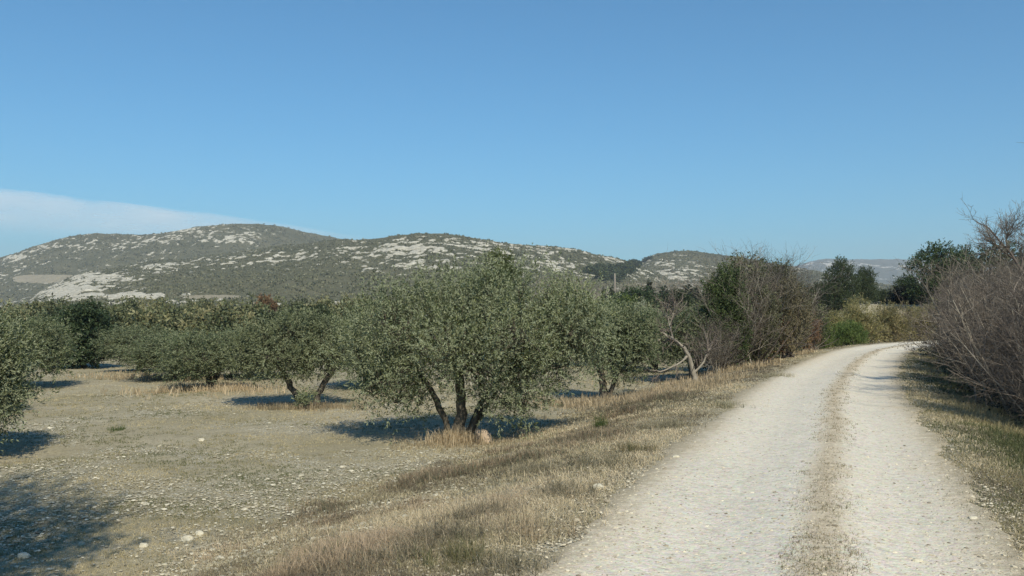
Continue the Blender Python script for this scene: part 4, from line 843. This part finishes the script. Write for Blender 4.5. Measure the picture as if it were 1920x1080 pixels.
nz = .25 + .55 * sstep(.3, .7, fbm(x * .75, y * .75, 4, 21)); k = (u < -2.6) & ((nz + .3 * st_) * sstep(2.4, 4.2, -u) > R.uniform(.40, .85, len(x))); x, y = x[k], y[k]
mb = MB(); stones(mb, x, y, np.exp(R.normal(-4.6, .45, len(x))) * 1.1, .45, .3); tag(mb.build("field_stones", M['stone']), "pale limestone chips over the grove soil", kind='stuff')
x, y = scatter(150000, 3.2, 30, pw=1.3); u = toff(x, y); au = np.abs(u); nz = fbm(x * 1.2, y * 1.2, 3, 95)
w_ = (.26 + .5 * np.exp(-((au - 1.35) / .4) ** 2) + .5 * np.exp(-((u - .22) / .35) ** 2)) * (au < 2.5)
k = w_ * (.5 + nz) > R.uniform(0, 1, len(x)); x, y = x[k], y[k]
mb = MB(); stones(mb, x, y, np.exp(R.normal(-4.9, .35, len(x))), .6); tag(mb.build("gravel", M['gravel']), "loose gravel on the track and along its edges", kind='stuff')
# single rocks
def rock(px, d, s, label, mat='stone', flat=.7, y0=0, group=None, a=.9):
    p = at(px, d); mb = MB()
    # subdivided lumpy rock
    V = ico_v.copy(); f = ico_f.copy()
    for _ in range(2):
        nv = list(V); cache = {}; nf = []
        def mp_(i, j):
            kx = (min(i, j), max(i, j))
            if kx not in cache: cache[kx] = len(nv); nv.append(unit((nv[i] + nv[j]) / 2))
            return cache[kx]
        for (i, j, k_) in f: a_, b_, c_ = mp_(i, j), mp_(j, k_), mp_(k_, i); nf += [(i, a_, c_), (j, b_, a_), (k_, c_, b_), (a_, b_, c_)]
        V = np.array(nv); f = np.array(nf)
    sd = int(px) % 97; q_ = 1 + (fbm(V[:, 0] * 1.6 + sd, V[:, 1] * 1.6 + V[:, 2] * 1.3, 3, sd) - .5) * .9
    V = V * q_[:, None]; V = np.clip(V, -.8, .95) * [s, s * .8, s * flat]; V[:, 2] += s * flat * .45; mb.add(V, tris=f, a=a)
    return tag(mb.build("rock", M[mat], loc=p), label, "rock", group)
rock(907, 15.7, .15, "pinkish pointed rock at the right foot of the biggest olive tree", 'pinkrock', 1.15)
rock(850, 15.55, .07, "small light rock in the straw under the biggest olive", 'stone')
GS = "loose white rocks"
for (px, py, s, lab) in [(1265, 858, .045, "white rock on the left edge of the track, half way down"), (1120, 915, .06, "flat pale rock in the verge grass left of the track"), (1818, 973, .04, "white rock at the right edge of the track"), (1712, 1052, .04, "pale rock in the right wheel rut near the bottom"),
                       (355, 1012, .075, "largest white rock of the pair in the lower left field"), (378, 1000, .05, "smaller white rock of the pair in the lower left field"), (275, 1022, .05, "flat whitish rock left of the pair in the lower field"), (52, 1042, .06, "white rock at the border of the big shadow bottom left"), (380, 826, .06, "lone white rock in the left field behind the shadows"), (1400, 935, .03, "small dark-sided pebble in the left wheel rut")]:
    d = (CH + (.0 if px > 1150 else .6)) * F / (py - HOR)
    for _ in range(4): p = at(px, d); d = (CH - p[2]) * F / (py - HOR)
    rock(px, d, s, lab, 'stone', .6, group=GS)

# ------------------------------------------------------------------ fence posts and far pole
m, n, l, b = nodes("weathered_wood"); co = coords(n); f = noise(n, l, co, 30, 5, .7); r = ramp(n, [(.3, (.12, .10, .085)), (.7, (.38, .34, .29))]); l.new(f, r.inputs[0]); l.new(r.outputs[0], b.inputs["Base Color"]); b.inputs["Roughness"].default_value = .9; M['post'] = m
GF = "old wooden posts in the dry grass"
def post(px, d, ytop, r_, lean, label, name="fence_post", cat="post", group=GF):
    p = at(px, d); h = hz(ytop, d) - p[2]; mb = MB(); K = 8; t_ = np.linspace(0, 1, K)
    P = np.stack([t_ * lean * h, t_ * 0, t_ * h - .05], 1); rad = np.full(K, r_) * (1 + R.uniform(-.08, .08, K)); rad[-1] *= .55; P[-1, 2] -= 0; P = np.concatenate([P, P[-1:] + [[0, 0, .004]]]); rad = np.append(rad, .001)
    tubes(mb, P[None], rad[None], 9, bump=.12); return tag(mb.build(name, M['post'], loc=p, smooth=True), label, cat, group)
post(1430, 31, 655, .075, -.28, "leaning weathered post with a pale top at the foot of the russet shrub")
post(1362, 28.5, 690, .055, .02, "short post sunk in dry grass, right one of the pair below the thicket")
post(1346, 28.2, 686, .05, -.05, "short post sunk in dry grass, left one of the pair below the thicket")
post(1153, 330, 512, .33, 0, "tall pale pole standing on the plain below the gap in the hills", "pole", "pole", None)

# ------------------------------------------------------------------ thin cloud far behind the hills
alt = 1250.0; pxs = np.arange(-700, 760, 12.0)
yt = np.interp(pxs, [-700, -300, 0, 100, 200, 300, 400, 500, 600, 690, 760], [300, 325, 352, 363, 376, 388, 400, 414, 430, 446, 452])
yb = np.interp(pxs, [-700, -300, 0, 200, 400, 600, 700, 760], [440, 445, 455, 465, 470, 470, 462, 458])
ts = np.linspace(0, 1, 40); PXc, Tc = np.meshgrid(pxs, ts, indexing='ij'); PYc = yt[:, None] + (yb - yt)[:, None] * Tc
Dd = (alt - CH) * F / (HOR - PYc); Xc = (PXc - 960) / F * Dd
al = (sstep(-.06, .16, Tc + (fbm(PXc * .02, Tc * 2 + 5, 4, 78) - .5) * .22)) * sstep(0, .04, Tc) * (1 - sstep(.3, 1, Tc)) * (.25 + 1.3 * fbm(PXc * .012 + Tc * 2, Tc * 5.0, 5, 77)) * (1 - .75 * sstep(300, 690, PXc)) * (1 - sstep(640, 740, PXc)) * sstep(-700, -500, PXc)
th_ = 20 * np.sqrt(np.clip(al, 0, 1)) + 2
g = MB(); nI, nJ = PXc.shape; idx = np.arange(nI * nJ).reshape(nI, nJ); q = np.stack([idx[:-1, :-1], idx[1:, :-1], idx[1:, 1:], idx[:-1, 1:]], -1).reshape(-1, 4)
top = np.stack([Xc, Dd, alt + th_], -1).reshape(-1, 3); bot = np.stack([Xc, Dd, alt - th_], -1).reshape(-1, 3)
g.add(top, quads=q); g.add(bot, quads=q[:, ::-1])
m, n, l, b = nodes("thin_cloud"); tr = n.new("ShaderNodeBsdfTransparent"); tl = n.new("ShaderNodeBsdfTranslucent"); tl.inputs[0].default_value = (.95, .95, .95, 1)
df = n.new("ShaderNodeBsdfDiffuse"); df.inputs[0].default_value = (.95, .95, .95, 1); m1 = n.new("ShaderNodeMixShader"); m1.inputs[0].default_value = .12; l.new(tl.outputs[0], m1.inputs[1]); l.new(df.outputs[0], m1.inputs[2])
mx = n.new("ShaderNodeMixShader"); l.new(mth(n, l, 'MULTIPLY', attr(n, "dens").outputs["Fac"], .32, True), mx.inputs[0]); l.new(tr.outputs[0], mx.inputs[1]); l.new(m1.outputs[0], mx.inputs[2]); l.new(mx.outputs[0], n["Material Output"].inputs[0])
tag(g.build("cloud", m, smooth=True, extra={'dens': np.concatenate([al.ravel(), al.ravel()])}), "thin white veil of cloud sloping down behind the tallest hill", "cloud")

# ------------------------------------------------------------------ haze
hb = MB(); xs, ys, z0, z1 = 5900, 5900, -8.0, 420.0
hb.add([(-xs, -ys, z0), (xs, -ys, z0), (xs, ys, z0), (-xs, ys, z0), (-xs, -ys, z1), (xs, -ys, z1), (xs, ys, z1), (-xs, ys, z1)], quads=[(0, 3, 2, 1), (4, 5, 6, 7), (0, 1, 5, 4), (1, 2, 6, 5), (2, 3, 7, 6), (3, 0, 4, 7)])
m = bpy.data.materials.new("haze_air"); m.use_nodes = True; n = m.node_tree.nodes; l = m.node_tree.links; n.remove(n["Principled BSDF"])
pv = n.new("ShaderNodeVolumePrincipled"); pv.inputs["Color"].default_value = (.80, .88, 1, 1); pv.inputs["Density"].default_value = .0002; pv.inputs["Anisotropy"].default_value = 0.0
l.new(pv.outputs[0], n["Material Output"].inputs["Volume"])
tag(hb.build("haze", m), "faint blue haze over the plain and hills", kind='stuff')
